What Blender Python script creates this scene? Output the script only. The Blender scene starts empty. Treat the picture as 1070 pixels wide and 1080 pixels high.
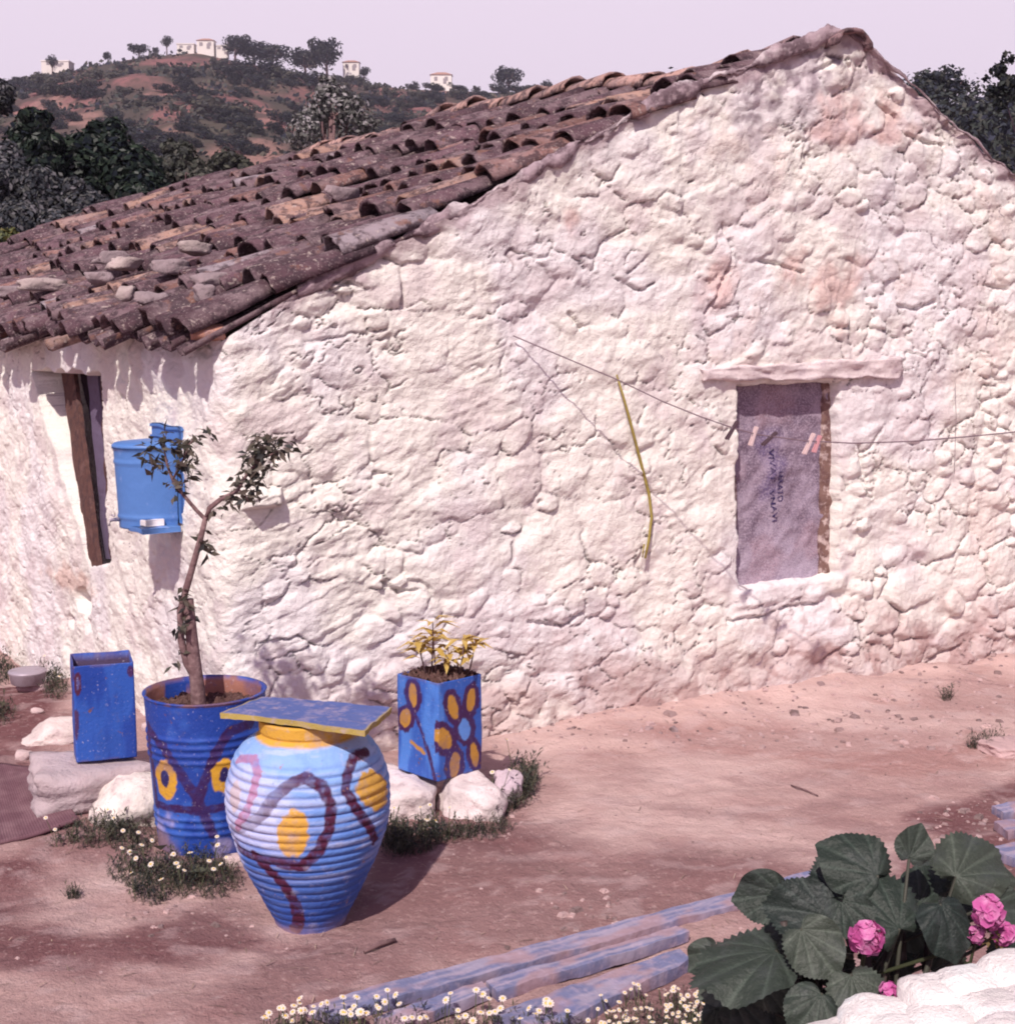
import bpy, math, random
import numpy as np
from mathutils import Vector, Matrix
random.seed(7); RNG = np.random.default_rng(11)
PI = math.pi
SC = bpy.context.scene
COL = SC.collection

# ------------------------------------------------------------------ camera geometry
F, CX, CY, CAMH = 1554.0, 535.0, 540.0, 1.74
PITCH = math.atan(215 / 1554)
def ray(x, y):
    a = (x - CX) / F; b = (CY - y) / F
    return np.array([a, math.cos(PITCH) + b * math.sin(PITCH), -math.sin(PITCH) + b * math.cos(PITCH)])
EYE = np.array([0, 0, CAMH])
def at_z(x, y, z=0.0):
    r = ray(x, y); return EYE + r * ((z - CAMH) / r[2])
def at_y(x, y, Y):
    r = ray(x, y); return EYE + r * (Y / r[1])
def at_plane(x, y, P0, n):
    r = ray(x, y); return EYE + r * (np.dot(np.array(P0) - EYE, n) / np.dot(r, n))

# ------------------------------------------------------------------ numpy noise
def _hash(i, j, k=0, seed=0):
    h = (i.astype(np.int64) * 374761393 + j.astype(np.int64) * 668265263 + np.int64(k) * 2147483647 + seed * 144665) & 0x7fffffff
    h = ((h ^ (h >> 13)) * 1274126177) & 0x7fffffff
    return (h ^ (h >> 16)) & 0xffff
def perlin(x, y, seed=0):
    x = np.asarray(x, float); y = np.asarray(y, float)
    xi = np.floor(x); yi = np.floor(y); xf = x - xi; yf = y - yi
    u = xf * xf * xf * (xf * (xf * 6 - 15) + 10); v = yf * yf * yf * (yf * (yf * 6 - 15) + 10)
    def g(dx, dy):
        a = _hash(xi + dx, yi + dy, 0, seed) * (2 * PI / 65536)
        return np.cos(a) * (xf - dx) + np.sin(a) * (yf - dy)
    n0 = g(0, 0) * (1 - u) + g(1, 0) * u; n1 = g(0, 1) * (1 - u) + g(1, 1) * u
    return (n0 * (1 - v) + n1 * v) * 1.5
def fbm(x, y, octv=4, seed=0, gain=.5):
    t = 0; a = 1; f = 1
    for o in range(octv):
        t = t + a * perlin(np.asarray(x) * f + 13.7 * o, np.asarray(y) * f - 7.1 * o, seed + o); a *= gain; f *= 2.03
    return t
def noise3(p, seed=0):
    p = np.asarray(p, float); i = np.floor(p); f = p - i; u = f * f * (3 - 2 * f); r = 0
    for dz in (0, 1):
        for dy in (0, 1):
            for dx in (0, 1):
                hh = _hash(i[:, 0] + dx + 57 * (i[:, 2] + dz), i[:, 1] + dy + 131 * (i[:, 2] + dz), 0, seed) / 32768. - 1
                r = r + hh * (u[:, 0] if dx else 1 - u[:, 0]) * (u[:, 1] if dy else 1 - u[:, 1]) * (u[:, 2] if dz else 1 - u[:, 2])
    return r
def fbm3(p, octv=3, seed=0, gain=.5):
    t = 0; a = 1; f = 1
    for o in range(octv):
        t = t + a * noise3(np.asarray(p) * f + 11.3 * o, seed + o); a *= gain; f *= 2.03
    return t
def sst(a, b, x):
    t = np.clip((x - a) / (b - a), 0, 1); return t * t * (3 - 2 * t)
def mixc(c, d, m):
    m = np.clip(m, 0, 1)[..., None]; return c * (1 - m) + np.array(d) * m

# ------------------------------------------------------------------ materials
def _n(nt, t, **kw):
    n = nt.nodes.new(t)
    for k, v in kw.items(): setattr(n, k, v)
    return n
def mat(name, col=(.5, .5, .5), attr=False, rough=.85, spec=.25, var=(), bump=(), trans=0.0, objvar=0.0, metal=0.0, wave=None):
    """var: (scale, detail, lo, hi, colour, amount); bump: (scale, detail, distance)"""
    m = bpy.data.materials.new(name); m.use_nodes = True; nt = m.node_tree; nt.nodes.clear()
    out = _n(nt, 'ShaderNodeOutputMaterial'); b = _n(nt, 'ShaderNodeBsdfPrincipled')
    b.inputs['Roughness'].default_value = rough; b.inputs['Specular IOR Level'].default_value = spec; b.inputs['Metallic'].default_value = metal
    tc = _n(nt, 'ShaderNodeTexCoord')
    if attr:
        a = _n(nt, 'ShaderNodeAttribute', attribute_name='Col'); c = a.outputs['Color']
    else:
        a = _n(nt, 'ShaderNodeRGB'); a.outputs[0].default_value = (*col, 1); c = a.outputs[0]
    for sc, det, lo, hi, vc, amt in var:
        no = _n(nt, 'ShaderNodeTexNoise'); no.inputs['Scale'].default_value = sc; no.inputs['Detail'].default_value = det; no.inputs['Roughness'].default_value = .62
        nt.links.new(tc.outputs['Object'], no.inputs['Vector'])
        mr = _n(nt, 'ShaderNodeMapRange'); mr.inputs[1].default_value = lo; mr.inputs[2].default_value = hi; mr.inputs[4].default_value = amt
        nt.links.new(no.outputs['Fac'], mr.inputs[0])
        mx = _n(nt, 'ShaderNodeMix', data_type='RGBA'); nt.links.new(mr.outputs[0], mx.inputs[0]); nt.links.new(c, mx.inputs[6]); mx.inputs[7].default_value = (*vc, 1)
        c = mx.outputs[2]
    if objvar:
        oi = _n(nt, 'ShaderNodeObjectInfo'); hs = _n(nt, 'ShaderNodeHueSaturation')
        mr = _n(nt, 'ShaderNodeMapRange'); mr.inputs[3].default_value = 1 - objvar; mr.inputs[4].default_value = 1 + objvar
        nt.links.new(oi.outputs['Random'], mr.inputs[0]); nt.links.new(mr.outputs[0], hs.inputs['Value']); nt.links.new(c, hs.inputs['Color']); c = hs.outputs[0]
    nt.links.new(c, b.inputs['Base Color'])
    last = None
    for sc, det, dist in bump:
        no = _n(nt, 'ShaderNodeTexNoise'); no.inputs['Scale'].default_value = sc; no.inputs['Detail'].default_value = det; no.inputs['Roughness'].default_value = .6
        nt.links.new(tc.outputs['Object'], no.inputs['Vector'])
        bm = _n(nt, 'ShaderNodeBump'); bm.inputs['Distance'].default_value = dist; bm.inputs['Strength'].default_value = 1
        nt.links.new(no.outputs['Fac'], bm.inputs['Height'])
        if last: nt.links.new(last.outputs[0], bm.inputs['Normal'])
        last = bm
    if wave:
        wv = _n(nt, 'ShaderNodeTexWave'); wv.inputs['Scale'].default_value = wave[0]; wv.inputs['Distortion'].default_value = wave[2]; wv.bands_direction = wave[3]
        nt.links.new(tc.outputs['Object'], wv.inputs['Vector'])
        bm = _n(nt, 'ShaderNodeBump'); bm.inputs['Distance'].default_value = wave[1]
        nt.links.new(wv.outputs['Fac'], bm.inputs['Height'])
        if last: nt.links.new(last.outputs[0], bm.inputs['Normal'])
        last = bm
    if last: nt.links.new(last.outputs[0], b.inputs['Normal'])
    sh = b.outputs[0]
    if trans:
        tr = _n(nt, 'ShaderNodeBsdfTranslucent'); nt.links.new(c, tr.inputs[0])
        ms = _n(nt, 'ShaderNodeMixShader'); ms.inputs[0].default_value = trans; nt.links.new(sh, ms.inputs[1]); nt.links.new(tr.outputs[0], ms.inputs[2]); sh = ms.outputs[0]
    nt.links.new(sh, out.inputs[0])
    return m
M = {}
M['wall'] = mat('limewash', attr=True, rough=.95, spec=.1, var=((9, 5, .55, .72, (.66, .57, .61), .45), (55, 3, .58, .75, (.60, .50, .52), .45)), bump=((190, 4, .004), (60, 5, .006)))
M['roof'] = mat('roof_clay', attr=True, rough=.95, spec=.1, var=((5, 7, .46, .60, (.25, .185, .20), .55), (17, 7, .48, .58, (.055, .036, .045), .8), (95, 5, .56, .66, (.34, .27, .27), .6), (33, 7, .60, .67, (.46, .38, .35), .7), (11, 6, .60, .68, (.22, .11, .085), .7)), bump=((60, 5, .006),))
M['mortar'] = mat('verge_mortar', (.36, .27, .30), var=((9, 7, .44, .56, (.11, .07, .085), .85), (5, 5, .52, .62, (.62, .54, .56), .8), (40, 4, .55, .7, (.5, .4, .42), .7)), bump=((50, 5, .008),))
M['ground'] = mat('packed_earth', attr=True, rough=1, spec=.05, var=((5, 7, .45, .7, (.36, .205, .20), .35), (45, 5, .55, .72, (.56, .40, .385), .5), (120, 3, .6, .75, (.22, .12, .12), .5)), bump=((150, 5, .005), (50, 6, .007), (12, 5, .014)))
M['hill'] = mat('hill_earth', attr=True, rough=1, spec=.02, var=((.5, 6, .5, .62, (.075, .06, .05), .55), (2.2, 4, .5, .68, (.055, .052, .04), .45)))
M['paint'] = mat('painted_surface', attr=True, rough=.55, spec=.3, var=((6, 7, .5, .7, (.02, .05, .25), .5), (22, 6, .66, .69, (.17, .07, .055), .85), (30, 5, .6, .72, (.10, .10, .22), .35), (90, 3, .63, .74, (.55, .5, .62), .5)), bump=((80, 4, .0025),))
M['jar'] = mat('painted_clay', attr=True, rough=.75, spec=.2, var=((14, 7, .5, .7, (.10, .19, .50), .4), (30, 6, .66, .70, (.40, .22, .17), .7), (24, 5, .58, .75, (.55, .52, .68), .4), (90, 3, .64, .74, (.10, .10, .2), .35)), bump=((70, 4, .003),))
M['tank'] = mat('blue_enamel', (.085, .20, .50), rough=.45, spec=.4, var=((16, 5, .6, .75, (.35, .42, .7), .5),), bump=((20, 2, .003),))
M['blueboard'] = mat('faded_blue_wood', attr=True, rough=.85, spec=.15, var=((30, 6, .5, .68, (.42, .33, .42), .6), (8, 5, .55, .7, (.14, .16, .34), .45)), bump=((40, 5, .004),))
M['soil'] = mat('soil', (.12, .065, .06), rough=1, spec=.05, var=((60, 4, .5, .7, (.3, .2, .18), .7),), bump=((60, 5, .02),))
M['stone'] = mat('pale_stone', attr=True, rough=.95, spec=.1, var=((14, 6, .52, .68, (.42, .31, .33), .6), (60, 4, .58, .72, (.3, .2, .22), .5)), bump=((60, 5, .006), (20, 4, .01)))
M['bark'] = mat('bark', (.16, .095, .10), rough=.95, spec=.1, var=((40, 4, .45, .65, (.3, .2, .2), .7),), bump=((90, 4, .004),))
M['leaf'] = mat('leaf', attr=True, rough=.55, spec=.3, trans=.22)
M['leafbig'] = mat('veined_leaf', attr=True, rough=.5, spec=.3, trans=.18, var=((18, 5, .5, .72, (.075, .085, .085), .6),), bump=((55, 4, .006),))
M['fleaf'] = mat('far_leaf', attr=True, rough=.8, spec=.08, trans=.1, objvar=.3)
M['wood'] = mat('brown_timber', (.115, .058, .052), rough=.9, spec=.1, var=((25, 6, .45, .65, (.06, .035, .04), .8), (12, 5, .55, .7, (.28, .16, .14), .5)), bump=((60, 5, .004),))
M['darkwood_and_gap'] = mat('dark_timber_and_gap', (.045, .027, .04), rough=.9, spec=.1, bump=((50, 4, .003),))  # timber, also the painted dark of the side opening's interior
M['greywood'] = mat('lilac_shutter', (.13, .10, .16), rough=.8, spec=.15, var=((30, 4, .5, .7, (.1, .06, .1), .5),))
M['whitewood'] = mat('limed_wood', (.70, .60, .60), rough=.95, spec=.1, var=((18, 6, .5, .66, (.5, .4, .44), .7), (45, 5, .58, .7, (.25, .17, .18), .6)), bump=((60, 6, .005),), wave=(3, .004, 6, 'Z'))
M['sack'] = mat('sackcloth', attr=True, rough=.95, spec=.05, var=((110, 3, .46, .58, (.46, .38, .46), .55), (190, 2, .5, .6, (.10, .07, .12), .5), (9, 6, .48, .66, (.42, .34, .42), .5)), bump=((120, 2, .004),))
M['ink'] = mat('stencil_ink', (.05, .035, .16), rough=.9, spec=.05, var=((90, 4, .42, .6, (.24, .18, .32), .95),))
M['rust'] = mat('rust_frame', (.20, .12, .105), rough=.9, spec=.1, var=((28, 6, .5, .6, (.60, .48, .46), .8), (13, 5, .48, .62, (.11, .055, .06), .8)), bump=((90, 4, .004),))
M['wire'] = mat('line_cord', (.17, .115, .14), rough=.8)
M['cane'] = mat('green_cane', (.32, .25, .06), rough=.7, var=((30, 3, .5, .7, (.18, .14, .05), .7),))
M['peglight'] = mat('peg_pale', (.66, .50, .50), rough=.8)
M['pegdark'] = mat('peg_dark', (.09, .055, .07), rough=.8)
M['pegpink'] = mat('peg_pink', (.6, .30, .33), rough=.8)
M['mat'] = mat('ribbed_mat', (.155, .08, .10), rough=.9, spec=.1, var=((10, 5, .45, .65, (.26, .16, .18), .6),))
M['tin'] = mat('grey_metal', (.42, .36, .42), rough=.5, spec=.4, var=((14, 5, .5, .7, (.25, .18, .2), .6),), metal=.3)
M['petalw'] = mat('white_petal', (.82, .74, .68), rough=.8, trans=.2)
M['petaly'] = mat('yellow_disc', (.75, .5, .12), rough=.8)
M['petalp'] = mat('pink_petal', (.58, .12, .36), rough=.6, var=((40, 3, .45, .7, (.78, .40, .62), .8),), trans=.25)
M['goldleaf'] = mat('yellow_leaf', (.55, .38, .10), rough=.6, var=((25, 3, .45, .7, (.68, .52, .22), .8),), trans=.25)
M['hwall'] = mat('house_plaster', (.80, .74, .70), rough=.9, objvar=.12)
M['hroof'] = mat('house_tiles', (.42, .24, .2), rough=.9)
M['hwin'] = mat('house_window', (.32, .28, .30), rough=.4)
M['brick'] = mat('broken_clay', (.46, .24, .18), rough=.95, var=((20, 5, .5, .7, (.6, .42, .36), .7),), bump=((50, 5, .006),))
M['soap'] = mat('soap', (.8, .74, .74), rough=.5)

# ------------------------------------------------------------------ object helpers
ORG = {}
def tag(o, label=None, cat=None, group=None, kind=None):
    if label: o['label'] = label
    if cat: o['category'] = cat
    if group: o['group'] = group
    if kind: o['kind'] = kind
    return o
def thing(name, org, label, cat, group=None):
    o = bpy.data.objects.new(name, None); o.empty_display_size = .1; COL.objects.link(o)
    o.location = [float(v) for v in org]; ORG[o.name] = np.array(org, float)
    return tag(o, label, cat, group)
def mesh(name, V, Fs, m, parent=None, org=None, cols=None, smooth=True):
    V = np.asarray(V, float).reshape(-1, 3)
    if parent is not None: o0 = ORG[parent.name]
    else: o0 = np.array(org if org is not None else (0, 0, 0), float)
    me = bpy.data.meshes.new(name)
    if isinstance(Fs, np.ndarray):
        nf, k = Fs.shape
        me.vertices.add(len(V)); me.vertices.foreach_set('co', (V - o0).astype(np.float32).ravel())
        me.loops.add(nf * k); me.loops.foreach_set('vertex_index', Fs.astype(np.int32).ravel())
        me.polygons.add(nf); me.polygons.foreach_set('loop_start', np.arange(0, nf * k, k, dtype=np.int32))
        me.update(calc_edges=True)
    else:
        me.from_pydata([tuple(v) for v in (V - o0)], [], Fs); me.update()
    if smooth: me.polygons.foreach_set('use_smooth', [True] * len(me.polygons))
    if cols is not None:
        ca = me.color_attributes.new('Col', 'FLOAT_COLOR', 'POINT')
        c4 = np.ones((len(V), 4), np.float32); c4[:, :3] = cols; ca.data.foreach_set('color', c4.ravel())
    me.materials.append(M[m] if isinstance(m, str) else m)
    o = bpy.data.objects.new(name, me); COL.objects.link(o); ORG[o.name] = o0
    if parent is not None: o.parent = parent
    else: o.location = [float(v) for v in o0]
    return o
class MB:
    def __init__(s): s.v = []; s.f = []; s.c = []; s.n = 0
    def add(s, V, Fs, col=None):
        V = np.asarray(V, float).reshape(-1, 3); b = s.n
        s.v.append(V); s.f += [tuple(i + b for i in f) for f in Fs]; s.n += len(V)
        c = np.ones((len(V), 3)) * (np.array(col) if col is not None else .5); s.c.append(c)
    def box(s, cen, ax, ay, az, col=None, taper=1.0, jit=0):
        cen = np.array(cen, float); ax, ay, az = (np.array(a, float) for a in (ax, ay, az)); V = []
        for k in (-1, 1):
            t = taper if k == 1 else 1
            for i, j in ((-1, -1), (1, -1), (1, 1), (-1, 1)): V.append(cen + (ax * i + ay * j) * t + az * k + (RNG.normal(0, jit, 3) if jit else 0))
        s.add(V, [(3, 2, 1, 0), (4, 5, 6, 7), (0, 1, 5, 4), (1, 2, 6, 5), (2, 3, 7, 6), (3, 0, 4, 7)], col)
    def tube(s, pts, rad, n=6, col=None, cap=True):
        pts = [np.array(p, float) for p in pts]; V = []; m = len(pts)
        rad = [rad] * m if np.isscalar(rad) else list(rad)
        ref = np.array([.31, .2, .93])
        for i, p in enumerate(pts):
            t = pts[min(i + 1, m - 1)] - pts[max(i - 1, 0)]; t = t / (np.linalg.norm(t) + 1e-9)
            a = np.cross(t, ref); 
            if np.linalg.norm(a) < .1: a = np.cross(t, (1, 0, 0))
            a /= np.linalg.norm(a); b = np.cross(t, a)
            for k in range(n):
                th = 2 * PI * k / n; V.append(p + (a * math.cos(th) + b * math.sin(th)) * rad[i])
        Fs = [(i * n + k, i * n + (k + 1) % n, (i + 1) * n + (k + 1) % n, (i + 1) * n + k) for i in range(m - 1) for k in range(n)]
        if cap: Fs += [tuple(range(n - 1, -1, -1)), tuple((m - 1) * n + k for k in range(n))]
        s.add(V, Fs, col)
    def leaf(s, p, d, up, L, W, col=None, fold=.25, droop=.2):
        p = np.array(p, float); d = np.array(d, float); d /= np.linalg.norm(d) + 1e-9
        sd = np.cross(d, up); sd /= np.linalg.norm(sd) + 1e-9; nn = np.cross(sd, d)
        V = [p, p + d * L * .45 + sd * W * .5 + nn * W * fold, p + d * L * .45, p + d * L * .45 - sd * W * .5 + nn * W * fold, p + d * L - nn * L * droop]
        s.add(V, [(0, 1, 2), (0, 2, 3), (2, 1, 4), (3, 2, 4)], col)
    def build(s, name, m, parent=None, org=None, smooth=True, usecol=True):
        return mesh(name, np.concatenate(s.v), s.f, m, parent, org, np.concatenate(s.c) if usecol else None, smooth)
def grid_faces(nu, nv, wrap=False):
    i = np.arange(nu if wrap else nu - 1); j = np.arange(nv - 1)
    I, J = np.meshgrid(i, j, indexing='ij'); I2 = (I + 1) % nu
    return np.stack([I * nv + J, I2 * nv + J, I2 * nv + J + 1, I * nv + J + 1], -1).reshape(-1, 4)
def dup(root, loc, rz, sc, label=None, group=None):
    r = root.copy(); COL.objects.link(r); r.location = [float(v) for v in loc]; r.rotation_euler = (0, 0, rz); r.scale = sc if hasattr(sc, '__len__') else (sc, sc, sc)
    if label: r['label'] = label
    if group: r['group'] = group
    for ch in list(root.children):
        c = ch.copy(); COL.objects.link(c); c.parent = r
        for g2 in list(ch.children):
            d = g2.copy(); COL.objects.link(d); d.parent = c
    return r
def unit(v):
    v = np.array(v, float); return v / np.linalg.norm(v)

# ------------------------------------------------------------------ cottage frame of reference
G = np.array([.8949, .4462, 0.]); NG = np.array([.4462, -.8949, 0.])       # gable direction, gable outward normal
S = unit([-.54, .8417, 0.]); NS = np.array([S[0] * 0 - .8417, -.54, 0.])   # side direction, side outward normal
C0 = np.array([-1.055, 5.40, 0.])
GT = np.array([(0, 1.615), (.33, 1.815), (.93, 2.10), (1.89, 2.60), (2.83, 2.95), (3.43, 2.60), (3.83, 2.36), (5.6, 1.33)])
RIDGE_B = 2.83
def uz(x, y):
    P = at_plane(x, y, C0, NG); return float(np.dot(P - C0, G)), float(P[2])
def sz(x, y):
    P = at_plane(x, y, C0, NS); return float(np.dot(P - C0, S)), float(P[2])
def gpt(u, z, d=0): return C0 + G * u + NG * d + np.array([0, 0, z])
def spt(s, z, d=0): return C0 + S * s + NS * d + np.array([0, 0, z])

def gz(x, y):
    x = np.asarray(x, float); y = np.asarray(y, float)
    h = .018 * fbm(x * .8, y * .8, 3, 5) + .006 * fbm(x * 5, y * 5, 3, 9)
    h = h - .20 * sst(6.3, 7.6, y) * sst(-1.7, -2.5, x)
    dw = -((x - C0[0]) * NG[0] + (y - C0[1]) * NG[1]); dw = -dw   # distance in front of gable
    u = (x - C0[0]) * G[0] + (y - C0[1]) * G[1]
    h = h + .05 * sst(.55, 0, dw) * sst(1.0, 2.2, u) * (1 + .5 * fbm(x * 3, y * 3, 2, 4))
    return h

# ------------------------------------------------------------------ painting on surfaces (designs in object space)
def paint_poly(V, c, pts, hw, colr, seed=0, fade=None, amt=1.0):
    best = np.full(len(V), 9.)
    fd = np.ones(len(V))
    for a, b in zip(pts[:-1], pts[1:]):
        ab = b - a; t = np.clip(((V - a) @ ab) / (ab @ ab + 1e-12), 0, 1)
        d = np.linalg.norm(V - (a + t[:, None] * ab), axis=1); best = np.minimum(best, d)
    best = best + .004 * fbm3(V * 45, 2, seed)
    m = sst(hw + .0025, hw - .0025, best) * amt
    m = m * (1 - .35 * np.clip(fbm3(V * 70, 2, seed + 5), 0, 1))
    if fade is not None: m = m * fade
    return mixc(c, colr, m)
def paint_ell(V, c, hit, x, y, rx, ry, colr, ang=0, ring=None, seed=0, amt=1.0, tol=.05, e=2.0):
    P = hit(x, y)
    if P is None: return c
    ca, sa = math.cos(ang), math.sin(ang)
    A = hit(x + ca * e, y + sa * e); B = hit(x - sa * e, y + ca * e)
    if A is None or B is None: return c
    A = (A - P) / e * rx; B = (B - P) / e * ry
    N = np.cross(A, B); N /= np.linalg.norm(N)
    D = V - P; MM = np.linalg.inv(np.stack([A, B, N], 1)); q = D @ MM.T
    rr = np.sqrt(q[:, 0] ** 2 + q[:, 1] ** 2) + .12 * fbm3(V * 60, 2, seed + 3)
    near = (np.abs(q[:, 2]) < tol)
    if ring: m = sst(1.05, .95, rr) * sst(ring - .06, ring + .06, rr)
    else: m = sst(1.06, .94, rr)
    return mixc(c, colr, m * near * amt)

def sm(profile):   # smooth interpolation of profile radius by z
    z = np.array([p[0] for p in profile]); r = np.array([p[1] for p in profile]); return lambda q: np.interp(q, z, r)
def hit_rev(cx, cy, R, z0, z1):
    def h(x, y):
        r = ray(x, y); t = np.arange(3.4, 5.4, .0008)
        P = EYE + r[None] * t[:, None] / r[1]
        ins = (np.hypot(P[:, 0] - cx, P[:, 1] - cy) < R(P[:, 2])) & (P[:, 2] > z0) & (P[:, 2] < z1)
        k = np.argmax(ins); return P[k] if ins[k] else None
    return h
def lathe(cx, cy, prof, n, wob=0, seed=0):
    th = np.arange(n) * 2 * PI / n; prof = np.array(prof); V = np.zeros((n, len(prof), 3))
    w = 1 + wob * fbm3(np.stack([np.repeat(np.cos(th), len(prof)), np.repeat(np.sin(th), len(prof)), np.tile(prof[:, 1] * 4, n)], 1) * 1.3, 2, seed).reshape(n, -1)
    V[..., 0] = cx + np.cos(th)[:, None] * prof[None, :, 0] * w; V[..., 1] = cy + np.sin(th)[:, None] * prof[None, :, 0] * w; V[..., 2] = prof[None, :, 1]
    return V.reshape(-1, 3), grid_faces(n, len(prof), True)

# ------------------------------------------------------------------ rough stones
def icos(sub):
    import bmesh
    bm = bmesh.new(); bmesh.ops.create_icosphere(bm, subdivisions=sub, radius=1); bm.verts.ensure_lookup_table()
    V = np.array([v.co[:] for v in bm.verts]); Fs = np.array([[v.index for v in f.verts] for f in bm.faces]); bm.free(); return V, Fs
ICO4 = icos(4); ICO3 = icos(3)
def rough_stone(cen, dims, seed, boxy=.5, rz=0, base=(.66, .56, .54), rough=.12, ico=None, cuts=5):
    V, Fs = ico or ICO4; r = np.random.default_rng(seed)
    p = 2 + boxy * 5; L = (np.abs(V) ** p).sum(1) ** (1 / p); V = V / L[:, None]
    for _ in range(cuts):
        n = unit(r.normal(size=3)); k = .72 + .2 * r.random(); d = V @ n; V = V - np.maximum(d - k, 0)[:, None] * n * .85
    off = r.random(3) * 40
    disp = 1 + rough * fbm3(V * 1.6 + off, 4, seed) + rough * .35 * fbm3(V * 7 + off, 3, seed + 1)
    V = V * disp[:, None] * np.array(dims); c, s_ = math.cos(rz), math.sin(rz)
    V = np.stack([V[:, 0] * c - V[:, 1] * s_, V[:, 0] * s_ + V[:, 1] * c, V[:, 2]], 1) + np.array(cen)
    cols = np.array(base) * (1 + .18 * fbm3(V * 14 + off, 3, seed + 2))[:, None]
    return V, Fs, np.clip(cols, .02, .85)
def stone(name, label, cat, cen, dims, seed, group=None, **kw):
    V, Fs, c = rough_stone(cen, dims, seed, **kw)
    return tag(mesh(name, V, Fs, 'stone', None, (cen[0], cen[1], cen[2] - dims[2] * .9), c), label, cat, group)

# ================================================================== COTTAGE
cot = thing('stone_cottage', C0, 'whitewashed rubble stone cottage with a sagging clay tile roof', 'cottage')
def convex_sd(q, z, poly):
    poly = np.array(poly); cen = poly.mean(0); d = np.full(np.shape(q), 9.)
    for a, b in zip(poly, np.roll(poly, -1, 0)):
        n = np.array([-(b - a)[1], (b - a)[0]]); n = n / np.linalg.norm(n)
        if np.dot(cen - a, n) < 0: n = -n
        d = np.minimum(d, (q - a[0]) * n[0] + (z - a[1]) * n[1])
    return d
WIN = [uz(776, 406), uz(886, 402), uz(883, 606), uz(778, 622)]
SW = [sz(*p) for p in ((33, 390), (106, 394), (119, 593), (97, 597))]
SW = [(-s_, z_) for s_, z_ in SW]

def wall_stones():
    px = [(848,113,18,18),(803,140,23,22),(435,362,33,27),(500,362,26,25),(565,368,27,30),(603,325,26,22),(755,212,30,26),(930,165,22,20),(580,578,36,42),(545,500,30,24),
          (490,590,50,28),(415,545,45,22),(880,540,22,20),(985,560,34,30),(1020,610,22,24),(860,665,42,26),(790,668,34,22),(925,650,26,18),(690,640,40,26),(640,560,38,30),
          (345,470,40,28),(370,385,26,26),(300,450,30,26),(700,330,40,30),(820,300,40,30),(900,250,34,26),(990,230,30,26),(1030,290,26,30),(960,320,36,28),(1000,420,30,28),
          (620,235,34,26),(680,190,30,22),(760,150,26,22),(880,180,24,20),(540,300,30,20),(460,300,30,22),(400,300,26,20),(660,440,30,30),(720,480,34,28),(740,560,34,26),(700,570,30,24),
          (910,440,26,28),(940,520,30,24),(960,620,28,20),(1000,670,26,18),(1045,560,20,22),(900,700,40,18),(600,680,50,24),(500,690,40,20),(340,640,44,26),(300,560,30,22),(350,570,34,18),
          (430,470,36,26),(490,520,30,26),(520,430,30,22),(600,440,30,26),(590,500,26,22)]
    st = []; r = np.random.default_rng(5)
    for x, y, rx, ry in px:
        u, z = uz(x, y)
        if not (u > .2): continue
        st.append((u, z, rx / 182. * .86, ry / 232. * .86, r.normal(0, .25), .010 + .016 * r.random(), r.normal(0, .04), -.04 - .07 * r.random(), 1))
    tries = 0
    while tries < 17000:
        tries += 1
        q = r.uniform(-3.9, 5.7); z = r.uniform(-.3, 3.0)
        if q < 0 and z > 1.7: continue
        a = float(np.exp(r.normal(math.log(.064), .42))); a = min(max(a, .032), .14); b = a * r.uniform(.5, .95)
        ok = True
        for s_ in st:
            if abs(s_[0] - q) < .4 and abs(s_[1] - z) < .35:
                e = math.hypot((q - s_[0]) / (s_[2] + a * .82), (z - s_[1]) / (s_[3] + b * .82))
                if e < 1: ok = False; break
        if ok: st.append((q, z, a, b, r.normal(0, .3), .006 + .026 * r.random(), r.normal(0, .10), -.02 - .10 * r.random() + r.normal(0, .06), 0))
    return np.array(st)
STN = wall_stones()
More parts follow.
